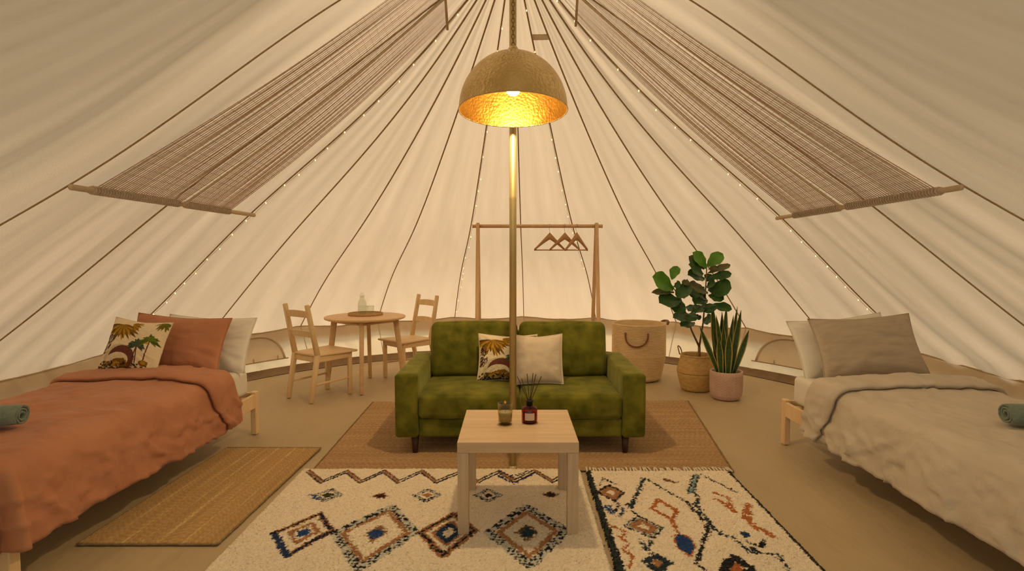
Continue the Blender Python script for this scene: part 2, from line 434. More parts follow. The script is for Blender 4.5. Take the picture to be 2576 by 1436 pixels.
SEAMS = [math.radians(q) for q in (-160, -111.13, -88.7, -65.89, -51.1, -36.29, -23.42, -10.09, 1.99, 14.55, 28.32, 39.84, 52.36, 66.49, 91.55, 111.78, 160)]
ceiling = bpy.data.objects.new('ceiling', None); COL.objects.link(ceiling)
tag(ceiling, 'cream cotton bell tent roof gathered to the centre pole', kind='structure')
NT_ = 44
ts = np.linspace(0, 1, NT_)
def panel(a, b, t0=0.0):
    w = b - a
    nu = max(10, int(w / math.radians(0.9)))
    tt = t0 + (1 - t0) * ts
    A, B = roof_curve(a, tt), roof_curve(b, tt)
    V, UV = [], []
    mid = (a + b) / 2
    nrm = np.array([-math.sin(mid), -math.cos(mid), -0.7]); nrm /= np.linalg.norm(nrm)
    wid = plan_r(mid) * w
    for i in range(nu):
        u = i / (nu - 1)
        C = roof_curve(a + u * w, tt)
        k = 0.75 * 4 * u * (1 - u)
        base = A * (1 - u) + B * u
        P = base * 0.72 + C * 0.28 if w < 0.5 else C
        edge = min(1.0, 6 * u, 6 * (1 - u))
        for j, t in enumerate(tt):
            # long folds that run up the cloth and fan out from the pegged eave
            fold = 0.025 * fbm((a + u * w) * 11 + 1.0 * t, t * 0.9, 3.1) + 0.007 * fbm((a + u * w) * 34 + 3 * t, t * 1.2, 7.7, 2)
            fan = 0.018 * math.sin(u * 22 + 6 * t + a * 3 + 2 * fbm(u * 3, t * 2, a)) * max(0, 0.34 - t) / 0.34 * (0.5 + 0.5 * math.sin(a * 17))
            d = (fold + fan) * edge * (1 - t) ** 0.35 * min(1.0, wid / 0.7)
            p = P[j] + nrm * d
            if t < 0.02 and t0 == 0: p[2] -= 0.035 * 4 * u * (1 - u) * min(1, wid / 0.9)
            V.append(p); UV.append((u * wid, t * 3.6))
    return V, grid_faces(nu, NT_), UV
for a, b in zip(SEAMS[:-1], SEAMS[1:]):
    V, F, UV = panel(a, b)
    mk('roof_panel', V, F, M['canvas'], ceiling, uv=UV)
V, F, UV = panel(SEAMS[-1], SEAMS[0] + 2 * PI, 0.33)       # over the open doorway behind the photographer
mk('roof_panel', V, F, M['canvas'], ceiling, uv=UV)
def ribbon(P, side, half, lift, name, mat, parent, thick=0.003):
    """a narrow strip of webbing along the points P"""
    V, F = [], []
    n = len(P)
    for p, s_, l_ in zip(P, side, lift):
        p = Vector(p)
        for q in (-1, 1):
            V.append(p + s_ * (half * q) + l_ * thick)
            V.append(p + s_ * (half * q) - l_ * thick)
    for i in range(n - 1):
        k = i * 4
        F += [(k, k + 4, k + 6, k + 2), (k + 1, k + 3, k + 7, k + 5), (k, k + 1, k + 5, k + 4), (k + 2, k + 6, k + 7, k + 3)]
    return mk(name, V, F, mat, parent)
for a in SEAMS:
    P = roof_curve(a, np.linspace(0.0, 1.0, 60))
    inn = Vector((-math.sin(a), -math.cos(a), -0.7)).normalized()
    sd = Vector((math.cos(a), -math.sin(a), 0))
    ribbon([Vector(p) + inn * 0.010 for p in P], [sd] * 60, 0.0048, [inn] * 60, 'seam', M['seam'], ceiling, 0.003)

# the low walls, with windows zipped into them, and the outer valance that hangs over their top
def wall_run(name, a0, a1, label):
    w = bpy.data.objects.new(name, None); COL.objects.link(w)
    tag(w, label, kind='structure')
    cuts = [a0] + [s for s in SEAMS if a0 + 0.02 < s < a1 - 0.02] + [a1]
    for a, b in zip(cuts[:-1], cuts[1:]):
        nu, nv = 26, 12
        V, UV = [], []
        for i in range(nu):
            u = i / (nu - 1); ang = a + (b - a) * u
            for j in range(nv):
                h = Z_EAVE * j / (nv - 1)
                edge = min(1, 5 * u, 5 * (1 - u)) * math.sin(PI * j / (nv - 1)) ** 0.5
                d = 0.016 * fbm(ang * 22, h * 4, 2.2) * edge + 0.012 * math.sin(u * 30 + h * 26) * edge * (1 - u) * u * 2
                p = wall_pt(ang, h, d)
                if j == nv - 1: p.z -= 0.035 * 4 * u * (1 - u)
                V.append(p); UV.append((u * (b - a) * 4, h))
        mk('wall_panel', V, grid_faces(nu, nv), M['wall'], w, uv=UV)
        V, UV = [], []
        for i in range(nu):
            u = i / (nu - 1); ang = a + (b - a) * u
            for j in range(4):
                h = Z_EAVE + 0.01 - 0.17 * j / 3 - 0.035 * 4 * u * (1 - u)
                V.append(wall_pt(ang, h, -0.035 - 0.02 * j / 3)); UV.append((u * (b - a) * 4, h))
        mk('valance', V, grid_faces(nu, 4), M['valance'], w, uv=UV)
    for a in cuts[1:]:
        P = [wall_pt(a, h, 0.008) for h in np.linspace(0.0, Z_EAVE, 8)]
        sd = Vector((math.cos(a), -math.sin(a), 0)); inn = Vector((-math.sin(a), -math.cos(a), 0))
        ribbon(P, [sd] * 8, 0.004, [inn] * 8, 'wall_seam', M['valance'], w)
    n = 60                       # piping where roof and wall meet
    P, sds, lf = [], [], []
    for i in range(n):
        ang = a0 + (a1 - a0) * i / (n - 1)
        k = 0
        for c0, c1 in zip(cuts[:-1], cuts[1:]):
            if c0 <= ang <= c1: u = (ang - c0) / (c1 - c0); k = 4 * u * (1 - u)
        p = wall_pt(ang, Z_EAVE - 0.035 * k, 0.008); P.append(p)
        sds.append(Vector((0, 0, 1))); lf.append(Vector((-math.sin(ang), -math.cos(ang), 0)))
    ribbon(P, sds, 0.006, lf, 'eave_piping', M['valance'], w, 0.004)
    return w
wall_run('wall_left', SEAMS[0], SEAMS[4], 'low cream tent wall behind the terracotta bed')
wall_run('wall_back', SEAMS[4], SEAMS[12], 'low cream tent wall behind the green sofa')
wall_run('wall_right', SEAMS[12], SEAMS[16], 'low cream tent wall behind the oatmeal linen bed')

def tent_window(name, ac, half, h0, h1, label):
    w = bpy.data.objects.new(name, None); COL.objects.link(w); tag(w, label, kind='structure')
    arc = []
    for i in range(25):
        q = PI * i / 24
        c_, s_ = math.cos(q), math.sin(q)
        e = 0.75
        arc.append((ac - half * math.copysign(abs(c_) ** e, c_), h0 + (h1 - h0) * abs(s_) ** e))
    V = [wall_pt(a, h, 0.018 + 0.004 * fbm(a * 30, h * 12)) for a, h in arc] + [wall_pt(ac, h0, 0.018)]
    n = len(arc)
    V2 = [wall_pt(a, h0 + (h - h0) * 0.5, 0.020 + 0.006 * fbm(a * 40, h * 20)) for a, h in arc]
    V3 = [wall_pt(a, h0, 0.018) for a, h in arc]
    VV = V[:n] + V2 + V3; FF = []
    for r_ in range(2):
        for i in range(n - 1): FF.append((r_ * n + i, r_ * n + i + 1, (r_ + 1) * n + i + 1, (r_ + 1) * n + i))
    mk('window_flap', VV, FF, M['canvas'], w, uv=[(v[0] * 2, v[2]) for v in VV])
    MB().tube([wall_pt(a, h, 0.024) for a, h in arc], 0.012, 8).build('window_binding', M['valance'], w)
    MB().tube([wall_pt(ac + half * q, h0, 0.024) for q in np.linspace(-1.15, 1.15, 12)], 0.006, 6).build('zip', M['seam'], w)
    for q in (-0.35, 0.7):
        p = wall_pt(ac + half * q, h0 + 0.02, 0.035); MB().box(p, (0.012, 0.008, 0.05), 0.003).build('toggle', M['valance'], w)
tent_window('window_1', math.radians(-44.3), math.radians(3.9), 0.135, 0.375, 'half-moon zipped tent window beside the left-hand pine chair')
tent_window('window_2', math.radians(-3.7), math.radians(3.7), 0.14, 0.40, 'half-moon zipped tent window behind the green sofa')
tent_window('window_3', math.radians(47.8), math.radians(4.7), 0.130, 0.385, 'half-moon zipped tent window between snake plant and oatmeal bed')

# groundsheet with its turned-up dark edge
NA = 160
angs = [2 * PI * i / NA for i in range(NA)]
V, F = [], []
rings = np.linspace(0.02, 1, 26)
for k in rings:
    for a in angs:
        r = plan_r(a) * FOOT * k
        x, y = PX + r * math.sin(a), PY + r * math.cos(a)
        z = 0.0 if 0.98 > k and False else -0.004 + 0.004 * fbm(x * 1.1, y * 0.6, 5)
        V.append((x, y, min(z, 0)))
for i in range(len(rings) - 1):
    for k in range(NA): F.append((i * NA + k, i * NA + (k + 1) % NA, (i + 1) * NA + (k + 1) % NA, (i + 1) * NA + k))
F.append(tuple(range(NA)))
floor = mk('floor', V, F, M['floor'])
tag(floor, 'tan canvas groundsheet covering the tent floor', kind='structure')
V, F = [], []
for a in angs:
    for k, (dr, z) in enumerate(((0.10, 0.002), (0.035, 0.012), (0.012, 0.035), (0.006, 0.055))):
        p = wall_pt(a, z); r = 1
        V.append((p.x - (dr + 0.012 * fbm(a * 14, k)) * math.sin(a), p.y - (dr + 0.012 * fbm(a * 14, k)) * math.cos(a), z + 0.008 * abs(fbm(a * 20, 3))))
for i in range(NA):
    if 160 < math.degrees(angs[i]) < 200: continue
    for k in range(3):
        j = (i + 1) % NA
        F.append((i * 4 + k, j * 4 + k, j * 4 + k + 1, i * 4 + k + 1))
mk('trim_1', V, F, M['hem'])
tag(bpy.data.objects['trim_1'], 'dark turned-up edge of the groundsheet along the tent wall', kind='structure')

# a cloth vent hem high in the roof
Pv = [roof_pt(a, 0.892, 0.006) for a in np.linspace(SEAMS[9] + 0.01, SEAMS[10] - 0.01, 8)]
ribbon(Pv, [(roof_pt(SEAMS[9], 0.9) - roof_pt(SEAMS[9], 0.8)).normalized()] * 8, 0.022, [Vector((0, -1, -0.5)).normalized()] * 8, 'vent_hem', M['cordl'], ceiling)

# ------------------------------------------------------------------ centre pole and pendant lamp
pole = thing('tent_pole', (PX, PY, 0), 0, 'tall brass centre pole holding up the tent roof', 'pole')
MB().add(*lathe([(0.0, 0.03), (0.021, 0.03), (0.021, 1.62), (0.0215, 1.622), (0.0215, 1.64), (0.021, 1.642), (0.021, 3.04), (0.0, 3.04)], 24)).build('shaft', M['pole'], pole)
MB().add(*lathe([(0.0, 0.0), (0.030, 0.0), (0.030, 0.010), (0.024, 0.014), (0.024, 0.035), (0.0, 0.035)], 24)).build('foot', M['pole'], pole)
MB().add(*lathe([(0.0, 3.02), (0.05, 3.02), (0.05, 3.05), (0.0, 3.05)], 24)).build('cap', M['pole'], pole)

LX, LY, LZ, LR, LH = 0.006, 3.045, 2.045, 0.282, 0.300
lamp = thing('pendant_lamp', (LX, LY, LZ), 0, 'hammered brass dome pendant lamp glowing gold inside', 'lamp')
NP = 28
outer = [(LR * math.sin(PI / 2 * (1 - i / NP)) if i < NP else 0.004, LH * math.sin(PI / 2 * i / NP)) for i in range(NP + 1)]
V, F = lathe(outer, 72)
shade = MB().add(V, F).build('shade', M['brass'], lamp)
inner = [(max(0.004, (LR - 0.004) * math.cos(PI / 2 * i / NP)), (LH - 0.004) * math.sin(PI / 2 * i / NP)) for i in range(NP + 1)]
V, F = lathe(inner, 72)
lin = MB().add(V, [f[::-1] for f in F]).build('lining', M['gold'], shade)
lin['label'] = 'gold leaf lining of the lamp shade'
V, F = tube([(LR * 0.9985 * math.cos(q), LR * 0.9985 * math.sin(q), 0) for q in np.linspace(0, 2 * PI, 73)], 0.0035, 6, False)
MB().add(V, F).build('rim', M['brass'], shade)
socket_ = MB().add(*lathe([(0.0, 0.295), (0.022, 0.295), (0.022, 0.19), (0.018, 0.175), (0.0, 0.175)], 20)).build('socket', M['dark'], lamp)
bl = [(0.038 * math.sin(q), 0.116 - 0.038 * math.cos(q)) for q in np.linspace(0.02, 2.3, 12)] + [(0.016, 0.185)]
MB().add(*lathe(bl, 20)).build('bulb', M['bulb'], socket_)
MB().add(*lathe([(0.0, 0.335), (0.020, 0.335), (0.030, 0.318), (0.034, 0.296), (0.0, 0.296)], 20)).build('top_cap', M['brass'], lamp)
tilt = math.radians(-4.5)
for ch in lamp.children:                      # the shade hangs a little askew on its chain
    pv = Vector((0, 0, 0.335)); Rm = Matrix.Rotation(tilt, 4, 'X')
    ch.location = pv - Rm @ pv; ch.rotation_euler = (tilt, 0, 0)
lk = []
for i in range(14):
    q = 2 * PI * i / 14
    lk.append((0.0085 * math.cos(q), 0, 0.013 * math.sin(q)))
V, F = tube(lk + [lk[0]], 0.0024, 6, False)
link_me = None
nl = int((2.86 - (LZ + 0.34)) / 0.0205)
for i in range(nl):
    z = 0.346 + i * 0.0205
    if link_me is None:
        o = MB().add(V, F).build('chain_link', M['chain'], lamp); link_me = o.data; o.location = (0, 0, z)
    else:
        inst('chain_link', link_me, lamp, (0, 0, z), (0, 0, PI / 2 * (i % 2) + 0.2))
hz = 0.346 + nl * 0.0205
MB().tube([(0, 0, hz - 0.02), (0, 0.0, hz + 0.02), (0, 0.06, hz + 0.035), (0, 0.20, hz + 0.04), (0, PY - LY - 0.02, hz + 0.02)], 0.006, 8).build('hanging_arm', M['pole'], lamp)

# ------------------------------------------------------------------ fairy lights along four seams
bulb_me = None
def fairy(i, label, t0=0.0, side=1, dens=0.15):
    global bulb_me
    a = SEAMS[i]
    root = thing('fairy_light_string', roof_pt(a, t0, 0.03), 0, label, 'string light', 'fairy light strings hung along the roof seams')
    r0 = roof_pt(a, t0, 0.03)
    P = []
    for t in np.linspace(t0, 0.97, 90):
        da = side * (0.006 + 0.004 * fbm(t * 30, i * 3.1)) * (1 if t < 0.8 else 0.5)
        P.append(roof_pt(a + da, t, 0.016 + 0.012 * abs(fbm(t * 12, i * 5.3))) - r0)
    MB().tube(P, 0.0014, 4).build('wire', M['wire'], root)
    if bulb_me is None:
        V, F = lathe([(0.0005, -0.006), (0.0030, -0.004), (0.0036, 0.0), (0.0030, 0.004), (0.0005, 0.006)], 8)
        o = mk('bulb', V, F, M['fairy']); bulb_me = o.data; bpy.data.objects.remove(o)
    L = 0.0; nxt = 0.03
    for p, q in zip(P[:-1], P[1:]):
        L += (q - p).length
        if L > nxt:
            nxt = L + dens * random.uniform(0.7, 1.5)
            inst('bulb', bulb_me, root, q + Vector((random.uniform(-.008, .008), 0, -0.006)))
fairy(3, 'warm fairy lights on the roof seam above the terracotta bed', 0.06, 1)
fairy(7, 'warm fairy lights on the roof seam meeting the clothes rail on the left', 0.02, 1, 0.20)
fairy(9, 'warm fairy lights on the roof seam behind the wooden hangers', 0.25, -1, 0.20)
fairy(13, 'warm fairy lights on the roof seam above the oatmeal linen bed', 0.06, -1)

# ------------------------------------------------------------------ macrame hangings slung under the roof
def hanging(sa, sb, t_lo, t_hi, f0, f1, label):
    """sa: seam near the door, sb: seam near the back; cords run from the long rod up to a short one near the top"""
    A0, B0 = roof_pt(SEAMS[sa], t_lo[0], 0.03), roof_pt(SEAMS[sb], t_lo[1], 0.03)
    A1, B1 = roof_pt(SEAMS[sa], t_hi, 0.03), roof_pt(SEAMS[sb], t_hi, 0.03)
    root = thing('macrame_hanging', A0.lerp(B0, 0.5), 0, label, 'wall hanging', 'macrame hangings under the roof')
    o0 = A0.lerp(B0, 0.5)
    ext = (B0 - A0).normalized()
    rod = [A0 - ext * 0.02 - o0, A0.lerp(B0, .5) - o0, B0 + ext * 0.02 - o0]
    MB().tube(rod, 0.014, 10).build('rod', M['rod'], root)
    ex1 = (B1 - A1).normalized()
    MB().tube([A1 - ex1 * 0.01 - o0, B1 + ex1 * 0.01 - o0], 0.008, 8).build('top_rod', M['rod'], root)
    br, cr, lp = MB(), MB(), MB()
    N = 66
    ss = np.linspace(0, 1, 15)
    down = None
    am, al = (SEAMS[sa] + SEAMS[sb]) / 2, None
    inw = Vector((-math.sin(am), -math.cos(am), -0.9)).normalized()
    strap = 0.57
    def path(f, g, jig):
        lo, hi = A0.lerp(B0, f), A1.lerp(B1, g)
        out = []
        for k in ss:
            ang = SEAMS[sa] + (SEAMS[sb] - SEAMS[sa]) * (f + (g - f) * k)
            t = (t_lo[0] + (t_lo[1] - t_lo[0]) * f) * (1 - k) + t_hi * k
            ch = lo.lerp(hi, k)
            out.append(ch + inw * (0.035 * math.sin(PI * k) + jig * math.sin(PI * k)) - o0)
        return out
    for i in range(N):
        e = i / (N - 1)
        f = f0 + (f1 - f0) * e
        if abs(e - strap) < 0.022: continue
        g = 0.01 + 0.89 * e
        light = (i % 23 in (4, 12, 13)) or (e < 0.2 and i % 6 == 2)
        pth = path(f, g, 0.012 * fbm(e * 30, 1.7))
        rad_ = 0.0026 if not light else 0.0042
        V, F = tube(pth, [rad_ * (1 - 0.72 * k_) for k_ in ss], 4, False)
        (cr if light else br).add(V, F)
        c0 = A0.lerp(B0, f) - o0
        u = (Vector(pth[1]) - c0).normalized(); w = ext.cross(u).normalized()
        ring = [c0 + (u * math.cos(q) + w * math.sin(q)) * 0.018 for q in np.linspace(0, 2 * PI, 9)]
        V, F = tube(ring, 0.0055, 4, False); lp.add(V, F)
    o = br.build('cords', M['cord'], root); o['kind'] = 'stuff'
    o = cr.build('cream_cords', M['cordl'], root); o['kind'] = 'stuff'
    o = lp.build('knots', M['cordl'], root); o['kind'] = 'stuff'
    # fine cross threads that hold the cords together
    wf = MB()
    for k in np.linspace(0.02, 0.98, 40):
        lo = [path(f0 + (f1 - f0) * e, 0.06 + 0.84 * e, 0) for e in ()]
        pts = []
        for e in (0, 0.25, 0.5, 0.75, 1):
            f = f0 + (f1 - f0) * e; g = 0.01 + 0.89 * e
            pts.append(A0.lerp(B0, f).lerp(A1.lerp(B1, g), k) + inw * (0.035 * math.sin(PI * k) - 0.003) - o0)
        V, F = tube(pts, 0.0011 * (1 - 0.6 * k), 4, False); wf.add(V, F)
    o = wf.build('weft_threads', M['cord'], root); o['kind'] = 'stuff'
    f = f0 + (f1 - f0) * strap
    P = [Vector(p) + inw * 0.008 for p in path(f, 0.01 + 0.89 * strap, 0)]
    ribbon(P, [ext] * len(P), 0.013, [inw] * len(P), 'strap', M['cordl'], root)
    return root
hanging(1, 3, (0.4146, 0.4542), 0.888, 0.065, 0.80, 'brown macrame panel under the roof above the terracotta bed')
hanging(15, 13, (0.4121, 0.4443), 0.893, 0.065, 0.86, 'brown macrame panel under the roof above the oatmeal bed')

# ------------------------------------------------------------------ painting helpers for pile and print
def hx(s):
    s = s.lstrip('#'); v = [int(s[i:i + 2], 16) / 255 for i in (0, 2, 4)]
    return np.array([((c + 0.055) / 1.055) ** 2.4 if c > 0.04045 else c / 12.92 for c in v])
class Paint:
    def __init__(self, X, Y, base):
        self.X, self.Y = X, Y
        self.C = np.tile(np.asarray(base, float), (X.size, 1)).reshape(X.shape + (3,))
        cw = max(1, int(round(0.011 / max(1e-6, abs(X[1, 0] - X[0, 0])))))
        small = rng.normal(0, 1, (X.shape[0] // cw + 2, X.shape[1] // cw + 2))
        self.j = 0.8 * np.kron(small, np.ones((cw, cw)))[:X.shape[0], :X.shape[1]] + 0.3 * rng.normal(0, 1, X.shape)
    def fill(self, mask, col, var=0.12):
        n = int(mask.sum())
        if n: self.C[mask] = np.clip(np.asarray(col) * (1 + var * rng.normal(0, 1, (n, 1))), 0, 1)
    def dist_seg(self, a, b):
        ax, ay = a; bx, by = b
        dx, dy = bx - ax, by - ay
        L = dx * dx + dy * dy + 1e-12
        t = np.clip(((self.X - ax) * dx + (self.Y - ay) * dy) / L, 0, 1)
        return np.hypot(self.X - ax - t * dx, self.Y - ay - t * dy)
    def line(self, pts, w, col, jag=0.0, close=False, var=0.15, keep=1.0):
        pts = list(pts) + ([pts[0]] if close else [])
        d = np.full(self.X.shape, 9e9)
        for a, b in zip(pts[:-1], pts[1:]): d = np.minimum(d, self.dist_seg(a, b))
        m = d + jag * self.j < w / 2
        if keep < 1: m &= rng.random(self.X.shape) < keep
        self.fill(m, col, var)
    def comb(self, pts, w, c_a, c_b, close=False, cell=0.013):
        """a knotted stripe: short blocks of two yarns with ragged ends"""
        pts = list(pts) + ([pts[0]] if close else [])
        best = np.full(self.X.shape, 9e9); al = np.zeros(self.X.shape); sg = np.zeros(self.X.shape)
        for k, (a, b) in enumerate(zip(pts[:-1], pts[1:])):
            ax, ay = a; dx, dy = b[0] - ax, b[1] - ay; L = math.hypot(dx, dy) + 1e-9
            t = ((self.X - ax) * dx + (self.Y - ay) * dy) / L
            n = (self.X - ax) * -dy / L + (self.Y - ay) * dx / L
            d = np.hypot(n, np.maximum(0, np.maximum(-t, t - L)))
            m = d < best
            best = np.where(m, d, best); al = np.where(m, t + 7.3 * k, al); sg = np.where(m, n, sg)
        ci = np.floor(al / cell).astype(int)
        h = np.modf(np.abs(np.sin(ci * 12.9898 + np.sign(sg) * 4.1) * 43758.5453))[0]
        inside = best < w / 2 * (0.72 + 0.55 * h)
        blk = (ci + np.floor((sg + 0.5) / (w / 3.0)).astype(int)) % 2 == 0
        h2 = np.modf(np.abs(np.sin(ci * 78.233 + np.floor((sg + .5) / (w / 3.0)) * 3.7) * 9631.77))[0]
        pa = inside & (blk ^ (h2 < 0.2)) & ((h > 0.25) | (best > w * 0.22))
        self.fill(inside & ~pa, c_b, 0.1); self.fill(pa, c_a, 0.15)
    def inside(self, pts):
        m = np.zeros(self.X.shape, bool); n = len(pts)
        for i in range(n):
            x0, y0 = pts[i]; x1, y1 = pts[(i + 1) % n]
            if y0 == y1: continue
            c = ((y0 > self.Y) != (y1 > self.Y)) & (self.X < (x1 - x0) * (self.Y - y0) / (y1 - y0) + x0)
            m ^= c
        return m
    def poly(self, pts, col, jag=0.0, var=0.12):
        if jag:
            sx, sy = self.X, self.Y
            self.X = sx + jag * self.j; self.Y = sy + jag * np.roll(self.j, 7)
            m = self.inside(pts); self.X, self.Y = sx, sy
        else: m = self.inside(pts)
        self.fill(m, col, var)
    def ell(self, c, rx, ry, col, a=0.0, jag=0.0, var=0.12):
        x, y = self.X - c[0], self.Y - c[1]
        u = x * math.cos(a) + y * math.sin(a); v = -x * math.sin(a) + y * math.cos(a)
        self.fill((u / rx) ** 2 + (v / ry) ** 2 + jag * self.j < 1, col, var)

CREAM, NAVY, BLUE, BROWN, RUST, INK, SLATE = hx('F0DFC3'), hx('14161F'), hx('1F4479'), hx('A9784E'), hx('B5692F'), hx('1C1A1A'), hx('CCC9B8')
ZR = 0.022
def fp(u, v): p = fl(u, v, ZR); return (p.x, p.y)

def pile_rug(name, corners, label, paint, step=0.0062, loop=0.004):
    """a shaggy wool rug: a dense tufted surface over a turned-down edge"""
    (x0, y0), (x1, y1), skew = corners
    nx, ny = int((x1 - x0) / step), int((y1 - y0) / step)
    X, Y = np.meshgrid(np.linspace(x0, x1, nx), np.linspace(y0, y1, ny), indexing='ij')
    Xs = X + skew * (Y - y0)
    P = Paint(Xs, Y, CREAM)
    lowf = np.array([[0.5 + 0.5 * fbm(x * 3, y * 2.4, 1) for y in Y[0]] for x in X[:, 0]])
    P.C *= (0.98 + 0.08 * lowf)[..., None]
    P.C *= np.clip(1 + 0.05 * rng.normal(0, 1, X.shape), 0.8, 1.2)[..., None]
    paint(P)
    Z = ZR + loop * rng.normal(0, 0.45, X.shape) + 0.003 * lowf
    d = np.minimum(np.minimum(X - x0, x1 - X), np.minimum(Y - y0, y1 - Y))
    Z = np.where(d < step * 2.2, Z - 0.5 * ZR * (1 - d / (step * 2.2)), Z)
    Z[0, :] = Z[-1, :] = 0.002; Z[:, 0] = Z[:, -1] = 0.002
    jx = step * 0.32 * rng.normal(0, 1, X.shape); jy = step * 0.32 * rng.normal(0, 1, X.shape)
    edge = (d < step * 0.5)
    ex = np.where(edge, 0.004, 0) * rng.normal(0, 1, X.shape)
    V = np.stack([Xs + jx + ex, Y + jy + ex, Z], -1).reshape(-1, 3)
    r = thing(name, ((x0 + x1) / 2, (y0 + y1) / 2, 0), 0, label, 'rug', None)
    V = V - np.array([(x0 + x1) / 2, (y0 + y1) / 2, 0])
    mk('pile', V.tolist(), grid_faces(nx, ny), M['rug'], r, smooth=False, col=P.C.reshape(-1, 3))
    V2 = [(x0 - (x0 + x1) / 2, y0 - (y0 + y1) / 2, 0.003), (x1 - (x0 + x1) / 2, y0 - (y0 + y1) / 2, 0.003)]
    s1 = skew * (y1 - y0)
    V2 += [(V2[1][0] + s1, y1 - (y0 + y1) / 2, 0.003), (V2[0][0] + s1, y1 - (y0 + y1) / 2, 0.003)]
    mk('backing', V2, [(0, 1, 2, 3)], M['fringe'], r)
    return r

def px(*pp): return [fp(u, v) for u, v in pp]
def paint_white(P):
    J = 0.0045
    def band(pts, w, cols, close=True):
        for (ww, c, jg) in cols: P.line(pts, ww, c, jg * J, close)
    # zigzag along the far edge
    zz = px((772, 1188), (806, 1216), (870, 1190), (905, 1216), (965, 1189), (1000, 1216), (1060, 1189), (1096, 1216), (1160, 1190), (1200, 1216), (1255, 1190), (1295, 1214), (1345, 1188), (1390, 1214), (1440, 1190))
    up = [(x, y + 0.038) for x, y in zz]
    P.comb(zz, 0.014, INK, hx('3A3A48'), False, 0.009); P.comb(up, 0.014, INK, hx('6A5038'), False, 0.009)
    for k in range(0, len(zz) - 1, 2):
        P.line([((zz[k][0] + up[k][0]) / 2, (zz[k][1] + up[k][1]) / 2 + .004), ((zz[k + 1][0] + up[k + 1][0]) / 2, (zz[k + 1][1] + up[k + 1][1]) / 2)], 0.020, BROWN, J, keep=0.9)
    P.line(px((1250, 1195), (1292, 1216), (1345, 1190)), 0.018, hx('2B2544'), 1.4 * J)
    P.line(px((1255, 1186), (1292, 1200), (1330, 1184)), 0.012, INK, 1.8 * J)
    # small diamonds
    def diam(c, rx, ry): return [(c[0] - rx, c[1]), (c[0], c[1] + ry), (c[0] + rx, c[1]), (c[0], c[1] - ry)]
    for (u, v, kind) in ((825, 1246, 0), (957, 1248, 1), (1074, 1246, 2), (1228, 1246, 3), (1384, 1245, 4)):
        c = fp(u, v)
        if kind in (0, 2, 3):
            d = diam(c, 0.068 if kind == 0 else 0.066, 0.072)
            P.poly(d, CREAM); P.comb(d, 0.026, INK, SLATE, True, 0.010)
            if kind == 0:
                P.poly(diam(c, 0.04, 0.035), hx('3A3A18'), J); P.line([(c[0] - .09, c[1]), (c[0] - .05, c[1] - .04)], 0.025, BLUE, 2 * J)
            if kind == 2: P.poly(diam(c, 0.03, 0.028), BROWN, J)
            if kind == 3: P.poly(diam(c, 0.028, 0.03), hx('2A1512'), J)
        else:
            P.poly(diam(c, 0.046, 0.042), hx('7A4A26') if kind == 1 else hx('6A4020'), 1.6 * J); P.poly(diam(c, 0.028, 0.028), hx('3A1A12'), J)
    # the large diamonds
    d1 = px((690, 1342), (805, 1293), (835, 1335), (722, 1398))
    P.poly(d1, CREAM); P.line(d1, 0.032, BROWN, J, True); P.line([d1[1], d1[2], d1[3]], 0.022, hx('1B2038'), 1.5 * J); P.line([d1[0], d1[3]], 0.032, hx('22355A'), 1.3 * J); P.line([d1[0], d1[1]], 0.012, INK, 1.6 * J)
    c = ((sum(p[0] for p in d1) / 4), sum(p[1] for p in d1) / 4)
    inner_ = [(c[0] + (p[0] - c[0]) * .48, c[1] + (p[1] - c[1]) * .48) for p in d1]
    P.line(inner_, 0.022, BROWN, 1.2 * J, True); P.poly([(c[0] + (p[0] - c[0]) * .26, c[1] + (p[1] - c[1]) * .26) for p in d1], BLUE, 1.6 * J)
    d2 = px((842, 1341), (985, 1274), (1043, 1340), (904, 1430))
    P.poly(d2, CREAM); P.comb(d2, 0.046, INK, SLATE, True, 0.015)
    c = ((sum(p[0] for p in d2) / 4), sum(p[1] for p in d2) / 4)
    P.line([(c[0] + (p[0] - c[0]) * .80, c[1] + (p[1] - c[1]) * .80) for p in d2], 0.024, BROWN, 1.2 * J, True)
    P.poly([(c[0] + (p[0] - c[0]) * .30, c[1] + (p[1] - c[1]) * .30) for p in d2], hx('9A7040'), 1.8 * J); P.poly([(c[0] + (p[0] - c[0]) * .2, c[1] + (p[1] - c[1]) * .2) for p in d2], BLUE, 1.5 * J)
    d3 = px((1058, 1340), (1143, 1294), (1194, 1335), (1115, 1398))
    P.poly(d3, CREAM); P.line(d3, 0.040, BROWN, J, True); P.line([(q[0] * 1.0, q[1]) for q in d3], 0.014, INK, 1.6 * J, True)
    c = ((sum(p[0] for p in d3) / 4), sum(p[1] for p in d3) / 4)
    P.line([(c[0] + (p[0] - c[0]) * .5, c[1] + (p[1] - c[1]) * .5) for p in d3], 0.035, BROWN, J, True); P.line([(c[0] + (p[0] - c[0]) * .38, c[1] + (p[1] - c[1]) * .38) for p in d3], 0.03, hx('1F3550'), 1.4 * J, True)
    P.poly([(c[0] + (p[0] - c[0]) * .2, c[1] + (p[1] - c[1]) * .2) for p in d3], CREAM, J)
    d4 = px((1230, 1340), (1323, 1274), (1424, 1336), (1333, 1422))
    P.poly(d4, CREAM * 0.85); P.comb(d4, 0.046, INK, SLATE, True, 0.015)  # fill darkened: shade under the coffee table put into the pile colour
    c = ((sum(p[0] for p in d4) / 4), sum(p[1] for p in d4) / 4)
    P.line([(c[0] + (p[0] - c[0]) * .74, c[1] + (p[1] - c[1]) * .74) for p in d4], 0.026, BROWN, 1.2 * J, True)
